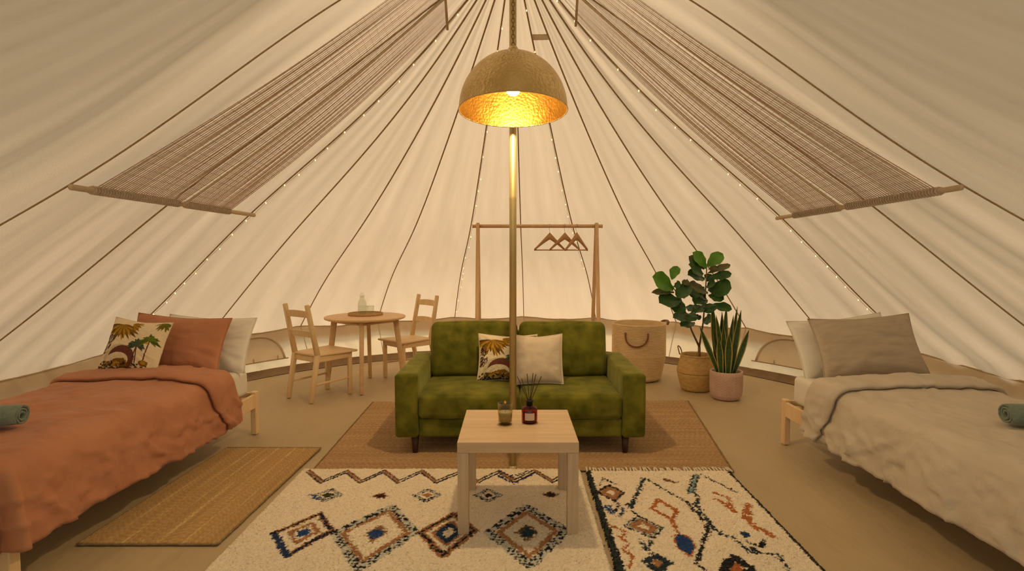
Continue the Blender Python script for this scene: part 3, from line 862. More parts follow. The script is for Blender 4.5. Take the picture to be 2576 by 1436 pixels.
    P.poly([(c[0] + (p[0] - c[0]) * .30, c[1] + (p[1] - c[1]) * .30) for p in d4], hx('6A5128'), 1.8 * J); P.poly([(c[0] + (p[0] - c[0]) * .2, c[1] + (p[1] - c[1]) * .2) for p in d4], hx('15323F'), 1.5 * J)
    # the next rows of the pattern, nearer the door
    for k in range(4):
        cx_ = -0.98 + 0.42 * k
        for rr, c in ((1.0, INK), (0.8, BROWN), (0.28, BLUE)):
            d = diam((cx_, 1.92), 0.16 * rr, 0.15 * rr)
            if rr > 0.5: P.line(d, 0.035, c, 1.5 * J, True)
            else: P.poly(d, c, J)
    for k in range(5): P.poly(diam((-1.05 + 0.36 * k, 2.19), 0.045, 0.04), INK, 1.6 * J)
pile_rug('berber_rug', ((-1.252, 1.55), (0.408, 3.365), 0.0), 'cream shaggy rug with rows of diamonds under the coffee table', paint_white, 0.0055)

def paint_right(P):
    J = 0.004
    P.comb([(0.434, 1.5), (0.446, 3.33)], 0.036, INK, hx('2C362E'), False, 0.010); P.comb([(1.258, 1.5), (1.281, 3.33)], 0.026, INK, hx('3A3028'), False, 0.010)
    L = lambda w, c, *pp, **k: P.line(px(*pp), w, c, k.get('j', 1.5) * J, k.get('close', False), keep=k.get('keep', 0.95))
    G = hx('243238')
    L(0.022, G, (1620, 1204), (1604, 1240), (1585, 1278)); L(0.012, INK, (1623, 1203), (1660, 1225), (1727, 1263)); L(0.020, hx('201C18'), (1727, 1263), (1756, 1293), (1783, 1332), (1771, 1362), (1762, 1385), (1752, 1418), (1775, 1436))
    L(0.036, hx('86A0A0'), (1752, 1196), (1738, 1238)); L(0.010, INK, (1745, 1196), (1732, 1238)); L(0.010, INK, (1757, 1196), (1745, 1236))
    L(0.018, G, (1745, 1240), (1758, 1252), (1750, 1270), (1770, 1295), (1795, 1330), (1820, 1346), (1842, 1352), (1875, 1377), (1888, 1391), (1956, 1394), (1975, 1420), (1985, 1440))
    L(0.010, INK, (1765, 1195), (1810, 1217), (1850, 1238))
    L(0.03, hx('7A4A26'), (1672, 1207), (1698, 1214))
    def dm(pts, lay):
        q = px(*pts); c = (sum(p[0] for p in q) / 4, sum(p[1] for p in q) / 4)
        for k, w, col, fill in lay:
            z = [(c[0] + (p[0] - c[0]) * k, c[1] + (p[1] - c[1]) * k) for p in q]
            if fill: P.poly(z, col, J)
            else: P.line(z, w, col, 1.4 * J, True)
    dm(((1506, 1237), (1532, 1222), (1565, 1240), (1546, 1258)), ((1, .03, INK, 0), (.72, .03, BROWN, 0), (.3, 0, CREAM, 1)))
    L(0.016, INK, (1508, 1220), (1520, 1204), (1545, 1216), keep=.7); L(0.016, INK, (1548, 1258), (1556, 1272), (1545, 1290), keep=.7); L(0.03, BLUE, (1527, 1272), (1540, 1290), keep=.8); L(0.02, hx('2B3558'), (1560, 1272), (1572, 1285), (1556, 1300), keep=.7); L(0.014, INK, (1570, 1270), (1580, 1270))
    L(0.014, INK, (1585, 1282), (1605, 1298))
    dm(((1578, 1324), (1606, 1302), (1660, 1328), (1640, 1350)), ((1, .034, INK, 0), (.95, .012, SLATE, 0), (.6, .034, BROWN, 0), (.3, 0, CREAM, 1)))
    dm(((1640, 1281), (1656, 1256), (1702, 1286), (1690, 1306)), ((1, .022, RUST, 0),))
    L(0.02, RUST, (1690, 1308), (1702, 1333))
    P.poly(px((1694, 1345), (1705, 1338), (1740, 1355), (1753, 1382), (1740, 1404), (1722, 1396), (1697, 1372)), RUST, 1.6 * J); P.poly(px((1700, 1350), (1708, 1341), (1738, 1358), (1747, 1380), (1738, 1396), (1722, 1390), (1700, 1370)), hx('1B3E70'), J)
    L(0.014, RUST, (1531, 1320), (1575, 1340), (1562, 1352), (1582, 1368), (1568, 1384), (1592, 1402), (1582, 1430))
    L(0.02, G, (1612, 1358), (1630, 1385), (1640, 1360), keep=.7); L(0.02, G, (1625, 1385), (1650, 1400), keep=.8)
    dm(((1628, 1415), (1648, 1398), (1682, 1418), (1655, 1438)), ((1, .034, G, 0), (.5, 0, BROWN, 1)))
    L(0.02, RUST, (1795, 1240), (1830, 1252), (1842, 1285), keep=.75); L(0.02, RUST, (1800, 1256), (1830, 1270)); L(0.03, RUST, (1828, 1272), (1848, 1288), keep=.8)
    L(0.04, RUST, (1882, 1272), (1877, 1305), j=2.5); L(0.032, RUST, (1877, 1305), (1905, 1330), (1925, 1335), (1945, 1350), j=2)
    P.poly(px((1860, 1338), (1885, 1340), (1888, 1350), (1870, 1352)), hx('173A5A'), J)
    L(0.02, INK, (1880, 1363), (1912, 1374), (1925, 1362)); L(0.03, G, (1893, 1380), (1908, 1390))
    dm(((1820, 1432), (1845, 1402), (1890, 1430), (1850, 1470)), ((1, .04, INK, 0), (.55, 0, RUST, 1)))
    for k in range(3): dm(((1600 + 120 * k, 1500), (1630 + 120 * k, 1470), (1670 + 120 * k, 1500), (1640 + 120 * k, 1540)), ((1, .03, G, 0), (.5, 0, RUST, 1)))
rr = pile_rug('berber_rug', ((0.418, 1.55), (1.272, 3.335), 0.012), 'cream tufted rug with scattered coloured motifs and dark side borders', paint_right)
fr = MB()
for i in range(44):
    x = 0.03 + 0.86 * i / 43 - 0.43
    y0 = 3.335 - (1.55 + 3.335) / 2
    dx, dy = random.uniform(-0.03, 0.012), random.uniform(0.035, 0.075)
    fr.tube([(x, y0 - 0.01, 0.016), (x + dx * .4, y0 + dy * .5, 0.022), (x + dx, y0 + dy, 0.014)], [0.006, 0.006, 0.003], 5)
fr.build('fringe', M['fringe'], rr)
MB().tube([(0.418 - 0.845 + 0.02, 3.335 - 2.4425, 0.014), (1.295 - 0.845, 3.337 - 2.4425, 0.014)], 0.006, 6).build('edge_cord', M['bark'], rr)

# ------------------------------------------------------------------ jute rugs
def jute_rug(name, corners, label, along, pitch, tone):
    """corners: four floor points in order; strands run along 'y' or 'x'"""
    A, B, C, D = [np.array(c, float) for c in corners]       # near-left, near-right, far-right, far-left
    wx, wy = np.linalg.norm(B - A), np.linalg.norm(D - A)
    nx, ny = (int(wx / (pitch / 4)), int(wy / 0.012)) if along == 'y' else (int(wx / 0.014), int(wy / (pitch / 4)))
    U, W = np.meshgrid(np.linspace(0, 1, nx), np.linspace(0, 1, ny), indexing='ij')
    P = (A[None, None] * ((1 - U) * (1 - W))[..., None] + B * (U * (1 - W))[..., None] + C * (U * W)[..., None] + D * ((1 - U) * W)[..., None])
    s, l = (U * wx, W * wy) if along == 'y' else (W * wy, U * wx)
    row = np.floor(s / pitch).astype(int)
    ridge = np.abs(np.sin(PI * s / pitch)) ** 0.7
    rv = 0.6 * rng.normal(0, 1, row.max() + 2)[row]
    ph = rng.random(row.max() + 2)[row] * 6.28
    braid = 0.5 + 0.5 * np.sin(l / 0.011 * 2 + ph + (row % 2) * PI)
    Z = 0.006 + 0.005 * ridge * (0.7 + 0.3 * braid)
    c1, c2, c3 = tone
    seg = np.sin(l * 3.1 + rv * 5) * 0.5 + np.sin(l * 7.7 + ph) * 0.3
    k = np.clip(0.5 + 0.22 * rv + 0.25 * seg, 0, 1)[..., None]
    Cc = c1 * (1 - k) + c2 * k
    hl = np.clip((rv - 0.25) * 1.4, 0, 1) * np.clip(0.5 + 0.5 * np.sin(l * 6 + ph * 3) + 0.3 * np.sin(l * 17 + ph), 0, 1)
    hl = hl * np.clip(0.45 + 0.35 * rng.normal(0, 1, Z.shape), 0, 1)
    Cc = Cc * (1 - hl[..., None]) + c3 * hl[..., None]
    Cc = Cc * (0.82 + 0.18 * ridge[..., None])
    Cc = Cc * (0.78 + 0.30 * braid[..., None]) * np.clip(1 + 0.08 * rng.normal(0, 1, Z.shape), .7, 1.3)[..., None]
    Z[0, :] = Z[-1, :] = 0.001; Z[:, 0] = Z[:, -1] = 0.001
    V = np.concatenate([P, Z[..., None]], -1).reshape(-1, 3)
    ctr = V.mean(0); ctr[2] = 0
    r = thing(name, tuple(ctr), 0, label, 'rug')
    mk('weave', (V - ctr).tolist(), grid_faces(nx, ny), M['jute'], r, smooth=False, col=np.clip(Cc, 0, 1).reshape(-1, 3))
    ed = MB()
    pts = [Vector((*q, 0.006)) - Vector(ctr) for q in (A, B, C, D)]
    for p, q in zip(pts, pts[1:] + pts[:1]): ed.tube([p.lerp(q, t) + Vector((0.003 * fbm(t * 40, p.x), 0.003 * fbm(t * 40, p.y), -0.001)) for t in np.linspace(0, 1, 60)], 0.005, 6)
    ed.build('bound_edge', M['jute_edge'], r)
    return r
jute_rug('jute_rug', ((-1.945, 2.494), (-1.318, 2.494), (-1.283, 3.777), (-1.912, 3.777)), 'small streaky jute mat on the floor beside the terracotta bed', 'y', 0.010,
         (hx('B8925E'), hx('D0A86E'), hx('F0D49A')))
jute_rug('jute_rug', ((-1.20, 3.385), (1.325, 3.362), (1.56, 5.0), (-1.225, 4.96)), 'large woven jute rug under the green sofa', 'x', 0.012,
         (hx('B48E62'), hx('CCA578'), hx('D8B68C')))

# ------------------------------------------------------------------ coffee table and what stands on it
ct = thing('coffee_table', (0.0275, 2.819, 0), 0, 'square oak-veneer coffee table standing in front of the brass pole', 'table')
MB().box((0, 0, 0.427), (0.552, 0.545, 0.050), 0.002, 1).build('tabletop', M['veneer'], ct, smooth=False)
for sx in (-1, 1):
    for sy in (-1, 1):
        z0 = ZR - 0.002
        MB().box((sx * 0.250, sy * 0.246, (z0 + 0.402) / 2), (0.050, 0.050, 0.402 - z0), 0.002, 1).build('leg', M['veneer_v'], ct, smooth=False)
p = fl(1271, 1066, 0.452)
ca = thing('candle', (p.x, p.y, 0.452), 0, 'candle in a ribbed smoky glass tumbler on the coffee table', 'candle')
prof = [(0.0, 0.0), (0.030, 0.0), (0.0345, 0.006), (0.0365, 0.05), (0.038, 0.106), (0.0365, 0.107), (0.0345, 0.05), (0.032, 0.014), (0.0, 0.012)]
V, F = lathe(prof, 40)
MB().add(V, F).build('tumbler', M['votive'], ca)
wax_ = MB().add(*lathe([(0.0, 0.014), (0.0315, 0.016), (0.0338, 0.048), (0.0343, 0.062), (0.006, 0.060), (0.0, 0.060)], 32)).build('wax', M['wax'], ca)
MB().tube([(0, 0, 0.058), (0.001, 0, 0.066), (0.003, 0, 0.073)], 0.0012, 6).build('wick', M['dark'], wax_)
p = fl(1332, 1062, 0.452)
df = thing('reed_diffuser', (p.x, p.y, 0.452), 0, 'amber glass reed diffuser bottle with dark reeds on the coffee table', 'diffuser')
prof = [(0.0, 0.0), (0.036, 0.0), (0.0395, 0.004), (0.040, 0.012), (0.040, 0.070), (0.036, 0.080), (0.016, 0.086), (0.0145, 0.090), (0.0145, 0.104), (0.012, 0.104), (0.012, 0.088), (0.034, 0.076), (0.0375, 0.068), (0.0375, 0.010), (0.0, 0.006)]
bottle_ = MB().add(*lathe(prof, 40)).build('bottle', M['amber'], df)
MB().add(*lathe([(0.0, 0.007), (0.036, 0.010), (0.0365, 0.05), (0.0, 0.05)], 32)).build('oil', pmat('fragrance_oil', (0.42, 0.10, 0.015), rough=0.2), df)
MB().add(*lathe([(0.0125, 0.086), (0.0165, 0.087), (0.0165, 0.108), (0.021, 0.1085), (0.021, 0.114), (0.009, 0.114), (0.009, 0.104)], 28)).build('collar', M['dark'], df)
V = []; F = []
for i in range(9):
    a = -PI / 2 - 0.64 + 1.28 * i / 8
    for z in (0.020, 0.056): V.append((0.0406 * math.cos(a), 0.0406 * math.sin(a), z))
for i in range(8): F.append((i * 2, i * 2 + 2, i * 2 + 3, i * 2 + 1))
lb = mk('label', V, F, M['label'], bottle_)
for (u, v) in ((1301, 946), (1312, 952), (1326, 940), (1341, 938), (1348, 941), (1362, 946)):
    q = at(u, v, p.y + random.uniform(-0.03, 0.03)) - Vector((p.x, p.y, 0.452))
    b = Vector((-q.x * 0.18, -q.y * 0.3, 0.012))
    MB().tube([b, (q.x * 0.12, q.y * 0.1, 0.110), q], 0.0019, 6).build('reed', M['reed'], df)

# ------------------------------------------------------------------ green velvet sofa
sofa = thing('sofa', (0.053, 4.05, 0), 0, 'olive green velvet two-seater sofa on dark tapered legs', 'sofa')
def soft(name, c, h, r, mat, parent, puff=(0, 0, 0), n=12, wob=0.0, seed=0.0, rot=None):
    V, F = softbox(h, r, puff, n, wob, seed)
    o = mk(name, V, F, mat, parent)
    o.location = c
    if rot: o.rotation_euler = rot
    return o
SF = 3.62 - 4.05
for s in (-1, 1):
    soft('arm', (s * 0.7325, SF + 0.425, 0.328), (0.0745, 0.425, 0.207), 0.022, M['velvet'], sofa, (0.004, 0.006, 0.004), 12, 0.003, s)
soft('base', (0, SF + 0.425, 0.182), (0.657, 0.405, 0.060), 0.012, M['velvet'], sofa, (0, 0.004, 0), 12)
soft('back_frame', (0, SF + 0.79, 0.42), (0.657, 0.06, 0.295), 0.03, M['velvet'], sofa)
for s in (-1, 1):
    soft('seat_cushion', (s * 0.3285, SF + 0.32, 0.322), (0.3265, 0.325, 0.078), 0.030, M['velvet'], sofa, (0.0, 0.008, 0.020), 14, 0.007, s * 3)
for s in (-1, 1):
    V, F = softbox((0.320, 0.088, 0.205), 0.045, (0.004, 0.032, 0.010), 14, 0.008, s * 7)
    o = mk('back_cushion', V, F, M['velvet'], sofa); o.location = (s * 0.327 - 0.006, SF + 0.645, 0.590); o.rotation_euler = (math.radians(-9), 0, 0)
for sx, sy in ((-0.685, 0.055), (0.685, 0.055), (-0.685, 0.79), (0.685, 0.79)):
    V, F = lathe([(0.0, 0.012), (0.017, 0.012), (0.026, 0.124), (0.0, 0.124)], 20)
    MB().add(V, F).build('leg', M['walnut'], sofa).location = (sx, SF + sy, 0)

# ------------------------------------------------------------------ cushions and pillows
OCH, OCH2, OLIVE, DKB, PLUM, TEAL, CRM = hx('B5861F'), hx('7D5A12'), hx('5F6A1E'), hx('2B1C12'), hx('6B3A2A'), hx('4C5A44'), hx('E8D4AE')
def palm_print(P):
    """jungle toile; coordinates 0..1 across and up"""
    def frond(c, n, r1, a0, a1, cols, w=0.035, droop=0.25, sq=1.0):
        """a fan of tapering leaflets that droop at the tips"""
        for k in range(n):
            a = a0 + (a1 - a0) * (k + random.uniform(-.3, .3)) / (n - 1)
            r = r1 * random.uniform(0.72, 1.08)
            ctr = []
            for q in range(7):
                f = q / 6
                ctr.append((c[0] + r * f * math.cos(a), c[1] + sq * r * f * math.sin(a) - droop * r * f * f * abs(math.cos(a)) ** 0.5))
            L_, R_ = [], []
            for q in range(7):
                f = q / 6
                p0, p1 = ctr[max(0, q - 1)], ctr[min(6, q + 1)]
                tx, ty = p1[0] - p0[0], p1[1] - p0[1]; l = math.hypot(tx, ty) + 1e-9
                hw = w / 2 * math.sin(PI * min(1, 0.12 + 0.88 * f)) ** 0.8 * random.uniform(0.85, 1.1)
                L_.append((ctr[q][0] - ty / l * hw, ctr[q][1] + tx / l * hw)); R_.append((ctr[q][0] + ty / l * hw, ctr[q][1] - tx / l * hw))
            P.poly(L_ + R_[::-1], cols[k % len(cols)], 0, 0.12)
    DO = hx('5A4410')
    frond((0.24, 0.86), 15, 0.36, -PI * 0.98, -0.02, (DO, OCH2, OCH), 0.062, 0.15); frond((0.27, 0.88), 12, 0.27, -PI * 0.85, -0.15, (OCH, OCH2), 0.045, 0.1)
    frond((0.42, 0.93), 7, 0.20, -1.3, 0.2, (OCH2, OCH), 0.035, 0.1)
    frond((0.93, 0.97), 9, 0.16, -PI * 0.95, -0.3, (OLIVE, OCH2), 0.035)
    for i in range(80):
        x, y = random.uniform(0.02, 0.14), random.uniform(0.26, 0.64)
        P.line([(x, y), (x + random.uniform(0, 0.03), y + random.uniform(0.02, 0.05))], 0.012, DKB if i % 3 else PLUM, 0)
    # island hill
    P.ell((0.36, 0.22), 0.275, 0.255, CRM * 0.75); P.ell((0.40, 0.22), 0.24, 0.235, PLUM, 0, 0.03); P.ell((0.34, 0.18), 0.20, 0.14, CRM * 0.9, 0.1)
    P.poly([(0.10, 0.06), (0.12, 0.15), (0.22, 0.14), (0.34, 0.20), (0.46, 0.22), (0.55, 0.12), (0.52, 0.05)], OCH2, 0.006); P.poly([(0.16, 0.08), (0.22, 0.12), (0.34, 0.16), (0.40, 0.10), (0.30, 0.05)], OCH, 0.006)
    # two palms
    for (tx, ty, bx, by, col, r) in ((0.62, 0.50, 0.58, 0.14, TEAL, 0.17), (0.62, 0.48, 0.66, 0.12, TEAL * 0.8, 0.16), (0.81, 0.60, 0.79, 0.18, OLIVE, 0.18)):
        P.line([(tx, ty), ((tx + bx) / 2 + .01, (ty + by) / 2), (bx, by)], 0.018, PLUM, 0.001); P.line([(tx + .008, ty), ((tx + bx) / 2 + .018, (ty + by) / 2), (bx + .008, by)], 0.008, DKB, 0.001)
        frond((tx, ty), 15, r, -0.5, PI + 0.5, (col, col * 0.6), 0.042, 0.35, 0.85); frond((tx, ty + .01), 8, r * 0.75, 0.2, PI - 0.2, (col * 1.35, col), 0.034, 0.3, 0.85)
    P.ell((0.78, 0.54), 0.03, 0.02, OCH * 1.4, 0.3)
    # undergrowth
    for i in range(150):
        x, y = random.uniform(0.02, 0.98), random.random() ** 2 * 0.13
        if i % 4 == 0: P.line([(x, y), (x + random.uniform(-.05, .05), y + 0.03)], 0.008, CRM * 0.8, 0)
        else: P.ell((x, y), random.uniform(0.01, 0.035), random.uniform(0.008, 0.022), (DKB, TEAL * 0.5, OCH2 * 0.6)[i % 3], random.random() * 3)
    P.ell((0.80, 0.16), 0.075, 0.055, OCH2, 0, 0.1); P.ell((0.80, 0.17), 0.04, 0.03, OCH, 0, 0.1)

def pillow(name, w, h, thick, mat, label, cat, n=34, wr=0.006, ears=0.06, seed=0.0, paint=None, group=None):
    """stuffed cloth pillow standing in its own xz plane, front face towards -y, bottom edge at z=0"""
    if paint: n = 150
    us = np.linspace(-1, 1, n)
    V, UVc = [], []
    for side in (-1, 1):
        for u in us:
            for v in us:
                x = u * (1 - ears * (1 - v * v)) * w / 2
                z = v * (1 - ears * (1 - u * u)) * h / 2 + h / 2
                th = max(0, (1 - abs(u) ** 3)) ** 0.55 * max(0, (1 - abs(v) ** 3)) ** 0.55
                corner = abs(u) ** 2 * abs(v) ** 2
                wn = wr * fbm(u * 2.5 + seed, v * 2.5, side * 2 + seed) * th + wr * 1.6 * fbm(math.atan2(v, u) * 5 + seed, 0.5 * (u * u + v * v), seed) * (u * u + v * v) * 0.6 * th ** 0.5
                y = side * (thick / 2 * th) + wn * 1.0
                z += -0.012 * (1 - abs(u)) * (1 if v > 0 else 0) * v
                V.append((x, y, z)); UVc.append((u, v))
    f1 = grid_faces(n, n)
    F = list(f1) + [tuple(i + n * n for i in f[::-1]) for f in f1]
    b = []
    idx = lambda i, j: i * n + j
    ringi = [idx(i, 0) for i in range(n)] + [idx(n - 1, j) for j in range(1, n)] + [idx(i, n - 1) for i in range(n - 2, -1, -1)] + [idx(0, j) for j in range(n - 2, 0, -1)]
    for a, c in zip(ringi, ringi[1:] + ringi[:1]): F.append((a, a + n * n, c + n * n, c))
    root = thing(name, (0, 0, 0), 0, label, cat, group)
    colr = None
    if paint:
        U, W = np.meshgrid((us + 1) / 2, (us + 1) / 2, indexing='ij')
        P = Paint(U, W, CRM); paint(P)
        C1 = P.C.reshape(-1, 3); C2 = np.tile(CRM, (n * n, 1))
        colr = np.concatenate([C1, C2])
    cover_ = mk('cover', V, F, mat, root, col=colr)
    ring = [Vector(((u) * (1 - ears * (1 - v * v)) * w / 2, 0, v * (1 - ears * (1 - u * u)) * h / 2 + h / 2 - 0.012 * (1 - abs(u)) * max(v, 0))) for u, v in
            [(q, -1) for q in np.linspace(-1, 1, 20)] + [(1, q) for q in np.linspace(-1, 1, 20)][1:] + [(q, 1) for q in np.linspace(1, -1, 20)][1:] + [(-1, q) for q in np.linspace(1, -1, 20)][1:]]
    MB().tube(ring, 0.0035, 5).build('seam', mat if not paint else M['fringe'], cover_)
    return root
def pose(o, loc, lean, yaw=0.0, roll=0.0):
    """lean back by lean radians, turned by yaw, rolled in its plane"""
    o.location = loc
    o.rotation_euler = (Matrix.Rotation(yaw, 4, 'Z') @ Matrix.Rotation(-lean, 4, 'X') @ Matrix.Rotation(roll, 4, 'Y')).to_euler()

SEAT = 0.418
c = pillow('cushion', 0.42, 0.335, 0.13, M['print'], 'palm-print cushion on the green sofa, half behind the brass pole', 'cushion', paint=palm_print, seed=3)
pose(c, (-0.035, 3.965, SEAT - 0.004), math.radians(18), 0.0, math.radians(1))
c = pillow('cushion', 0.335, 0.345, 0.13, M['beige'], 'plain cream cushion leaning on the green sofa beside the brass pole', 'cushion', seed=5, ears=0.05)
pose(c, (0.185, 3.865, SEAT - 0.004), math.radians(16), math.radians(-3), math.radians(-1.5))

# ------------------------------------------------------------------ the two beds
def bed(sign, x_in, y0, y1, yaw, names, cloth, seed):
    """sign -1: left of the tent. x_in: inner side; y0 foot end, y1 head end"""
    W, LB = 0.93, y1 - y0
    cx_, cy_ = x_in + sign * W / 2, (y0 + y1) / 2
    R = Matrix.Translation((cx_, cy_, 0)) @ Matrix.Rotation(yaw, 4, 'Z')
    def root(name, label, cat, z=0.0):
        t = thing(name, (cx_, cy_, z), yaw, label, cat); return t
    fr_ = root('bed_frame', names[0], 'bed')
    hw, hl = W / 2, LB / 2
    for sx in (-1, 1):
        for sy in (-1, 1):
            MB().box((sx * (hw - 0.022), sy * (hl - 0.022), 0.155), (0.040, 0.052, 0.31), 0.004, 1).build('leg', M['pine'], fr_, smooth=False)
        MB().box((sx * (hw - 0.014), 0, 0.245), (0.022, LB - 0.10, 0.10), 0.003, 1).build('side_rail', M['pine'], fr_, smooth=False)
    for sy in (-1, 1):
        MB().box((0, sy * (hl - 0.014), 0.250), (W - 0.08, 0.022, 0.10), 0.003, 1).build('end_rail', M['pine_h'], fr_, smooth=False)
    for k in range(12):
        MB().box((0, -hl + 0.12 + k * (LB - 0.24) / 11, 0.272), (W - 0.06, 0.06, 0.018), 0.002, 1).build('slat', M['pine_h'], fr_, smooth=False)
    mt = root('mattress', names[1], 'mattress')
    V, F = softbox((hw - 0.046, hl - 0.048, 0.098), 0.04, (0.004, 0.004, 0.006), 12, 0.004, seed)
    o = mk('cover', V, F, M['white'], mt); o.location = (0, 0, 0.387)
    # duvet draped over the sides and the foot
    top = 0.520
    dv = root('duvet', names[2], 'duvet')
    inn = -sign
    hx_, hy0 = hw - 0.065, -hl + 0.03
    head = hl - 0.40
    drop = 0.335
    def cloth_pt(p, q, lift=0.0):
        """p across (+ towards the middle of the tent), q along (head = +)"""
        dx = max(abs(p) - hx_, 0.0); dy = max(hy0 - q, 0.0)
        D = max(dx, dy); bx = max(-hx_, min(hx_, p)); by = max(q, hy0)
        r = 0.075
        f = D / r
        if D <= 0: out, dz = 0.0, 0.0
        elif f < PI / 2: out, dz = r * math.sin(f), r * (1 - math.cos(f))
        else: out, dz = r + 0.02 * (D - r * PI / 2) / 0.2, r + (D - r * PI / 2)
        dirx, diry = (math.copysign(dx, p), -dy)
        n_ = math.hypot(dirx, diry)
        if n_ > 1e-9: dirx /= n_; diry /= n_
        k = min(1.0, dz / 0.25)
        # folds hanging down the sides
        s_ = by * 1.0 if dx >= dy else bx
        fold = 0.007 * math.sin(s_ * 12 + 1.5 * fbm(s_ * 3, seed)) + 0.020 * fbm(s_ * 5, k * 1.2, seed + 4) + 0.010 * abs(fbm(s_ * 12 + k * 2.5, k * 1.2, seed + 2))
        if dx > 0 and dy > 0: fold += 0.035 * math.sin(math.atan2(dy, dx) * 6)
        out += k * (fold + 0.012)
        edge = min(1, (hx_ - abs(bx)) / 0.12 + 0.3)
        z = top - dz + 0.018 * (1 - (bx / hx_) ** 2) * min(1, max(0, (q - hy0) / 0.2)) + 0.010 * fbm(bx * 3.2 + seed, by * 2.4, 1) + 0.006 * fbm(bx * 9, by * 7 + seed, 2) + 0.011 * (1 - min(1, 5 * abs(fbm(bx * 3 + by * 2, by * 4 - bx * 3, seed + 6)))) * (1 - 0.6 * k)
        x, y = bx + dirx * (out + lift), by + diry * (out + lift)
        # creases on the hanging cloth
        cr_ = k * (0.010 * fbm(s_ * 14, dz * 14, seed + 9) + 0.022 * (1 - min(1, 5 * abs(fbm(s_ * 4 + dz * 3, dz * 6 - s_ * 2, seed + 12)))))
        x += dirx * cr_; y += diry * cr_
        return Vector((x * inn, y, z + (lift if n_ < 1e-9 else lift * max(0, math.cos(min(f, PI / 2))))))
    EXT = 0.075 * PI / 2 + drop - 0.075
    ps = np.concatenate([np.linspace(-hx_ - 0.30, -hx_, 12), np.linspace(-hx_, hx_, 46)[1:], np.linspace(hx_, hx_ + EXT, 26)[1:]])
    qs = np.concatenate([np.linspace(hy0 - EXT, hy0, 22), np.linspace(hy0, head, 80)[1:]])
    V = [cloth_pt(p, q) for p in ps for q in qs]
    Vn = [v - Vector((0, 0, 0.0)) for v in V]
    F = grid_faces(len(ps), len(qs))
    if inn < 0: F = [f[::-1] for f in F]
    o = mk('cover', Vn, F, cloth, dv)
    sm_ = o.modifiers.new('thickness', 'SOLIDIFY'); sm_.thickness = 0.014; sm_.offset = -1
    # the turned-back top edge, a second thick layer
    V, nk = [], 16
    ps2 = np.concatenate([np.linspace(-hx_ - 0.26, hx_, 50), np.linspace(hx_, hx_ + EXT - 0.015, 26)[1:]])
    for p in ps2:
        over = max(0, (p - hx_) / EXT)
        qf = head - 0.30 + 0.15 * over ** 1.4 + 0.012 * fbm(p * 3, seed); qh = head + 0.010 + 0.03 * over
        for k in range(nk + 1):
            e = k / nk
            q = qf + (qh - qf) * e
            if k == 0: lf_, q = 0.002, qf + 0.014
            elif k == 1: lf_, q = 0.016, qf - 0.004
            elif k == 2: lf_, q = 0.028, qf + 0.004
            elif k == nk: lf_ = -0.02
            elif k == nk - 1: lf_ = 0.020
            else: lf_ = 0.029 + 0.008 * math.sin(PI * e)
            V.append(cloth_pt(p, q, lf_))
    F = grid_faces(len(ps2), nk + 1)
    if inn < 0: F = [f[::-1] for f in F]
    mk('turned_edge', V, F, cloth, o)
    return R
bed(-1, -1.875, 2.13, 4.135, math.radians(-1.8), ('pine bed frame under the terracotta duvet', 'white mattress showing at the head of the terracotta bed', 'terracotta linen duvet with its top edge turned back'), M['terra'], 1.3)
bed(1, 1.875, 1.86, 3.905, math.radians(1.0), ('pine bed frame under the oatmeal linen duvet', 'white mattress showing at the head of the oatmeal bed', 'oatmeal linen duvet with its top edge turned back'), M['linen'], 8.4)

TOPM = 0.492
c = pillow('pillow', 0.66, 0.40, 0.115, M['white'], 'white pillow mostly hidden behind the terracotta pillow', 'pillow', seed=11, wr=0.012)
pose(c, (-2.18, 3.95, TOPM), math.radians(24), math.radians(-4), math.radians(2))
c = pillow('pillow', 0.68, 0.40, 0.13, M['terra'], 'terracotta pillow behind the palm-print cushion on the bed', 'pillow', seed=12, wr=0.010)
pose(c, (-2.30, 3.80, TOPM + 0.02), math.radians(24), math.radians(-3), math.radians(3))
c = pillow('cushion', 0.385, 0.355, 0.12, M['print'], 'palm-print cushion on the terracotta bed', 'cushion', seed=13, paint=palm_print)
pose(c, (-2.46, 3.615, TOPM + 0.055), math.radians(24), math.radians(0), math.radians(6))
c = pillow('pillow', 0.70, 0.42, 0.115, M['white'], 'white pillow peeking out behind the taupe pillow', 'pillow', seed=14, wr=0.012)
pose(c, (2.28, 3.775, TOPM), math.radians(26), math.radians(4), math.radians(-5))
c = pillow('pillow', 0.70, 0.41, 0.14, M['greylinen'], 'taupe linen pillow at the head of the oatmeal bed', 'pillow', seed=15, wr=0.010)
pose(c, (2.335, 3.62, TOPM + 0.03), math.radians(26), math.radians(2), math.radians(-3))

def towel(loc, rz, label, L=0.34):
    t = thing('towel', loc, rz, label, 'towel', None)
    # rolled towel: a spiral section, pulled along x
    prof = []
    for q in np.linspace(0, 5.2 * PI, 70):
        r = 0.012 + 0.0030 * q
        prof.append((r * math.cos(q), r * math.sin(q) * 0.72 + 0.046))
    V, F = [], []
    nx = 14
    for i in range(nx):
        x = (i / (nx - 1) - 0.5) * L
        b = 1.0 - 0.10 * abs(2 * i / (nx - 1) - 1) ** 6
        for k, (y, z) in enumerate(prof):
            V.append((x + 0.004 * fbm(k * .3, 1), y * b + 0.003 * fbm(x * 20, k * .2), max(0.001, (z - 0.046) * b + 0.046)))
    F = grid_faces(nx, len(prof))
    o = mk('roll', V, F, M['towel'], t)
    s = o.modifiers.new('thickness', 'SOLIDIFY'); s.thickness = 0.009
    return t
p = fl(0, 1078, 0.545)
towel((p.x - 0.105, p.y + 0.01, 0.546), math.radians(12), 'rolled sage green towel on the terracotta duvet')
p = fl(2576, 1076, 0.545)
towel((p.x + 0.125, p.y + 0.01, 0.546), math.radians(-14), 'rolled sage green towel on the oatmeal duvet')

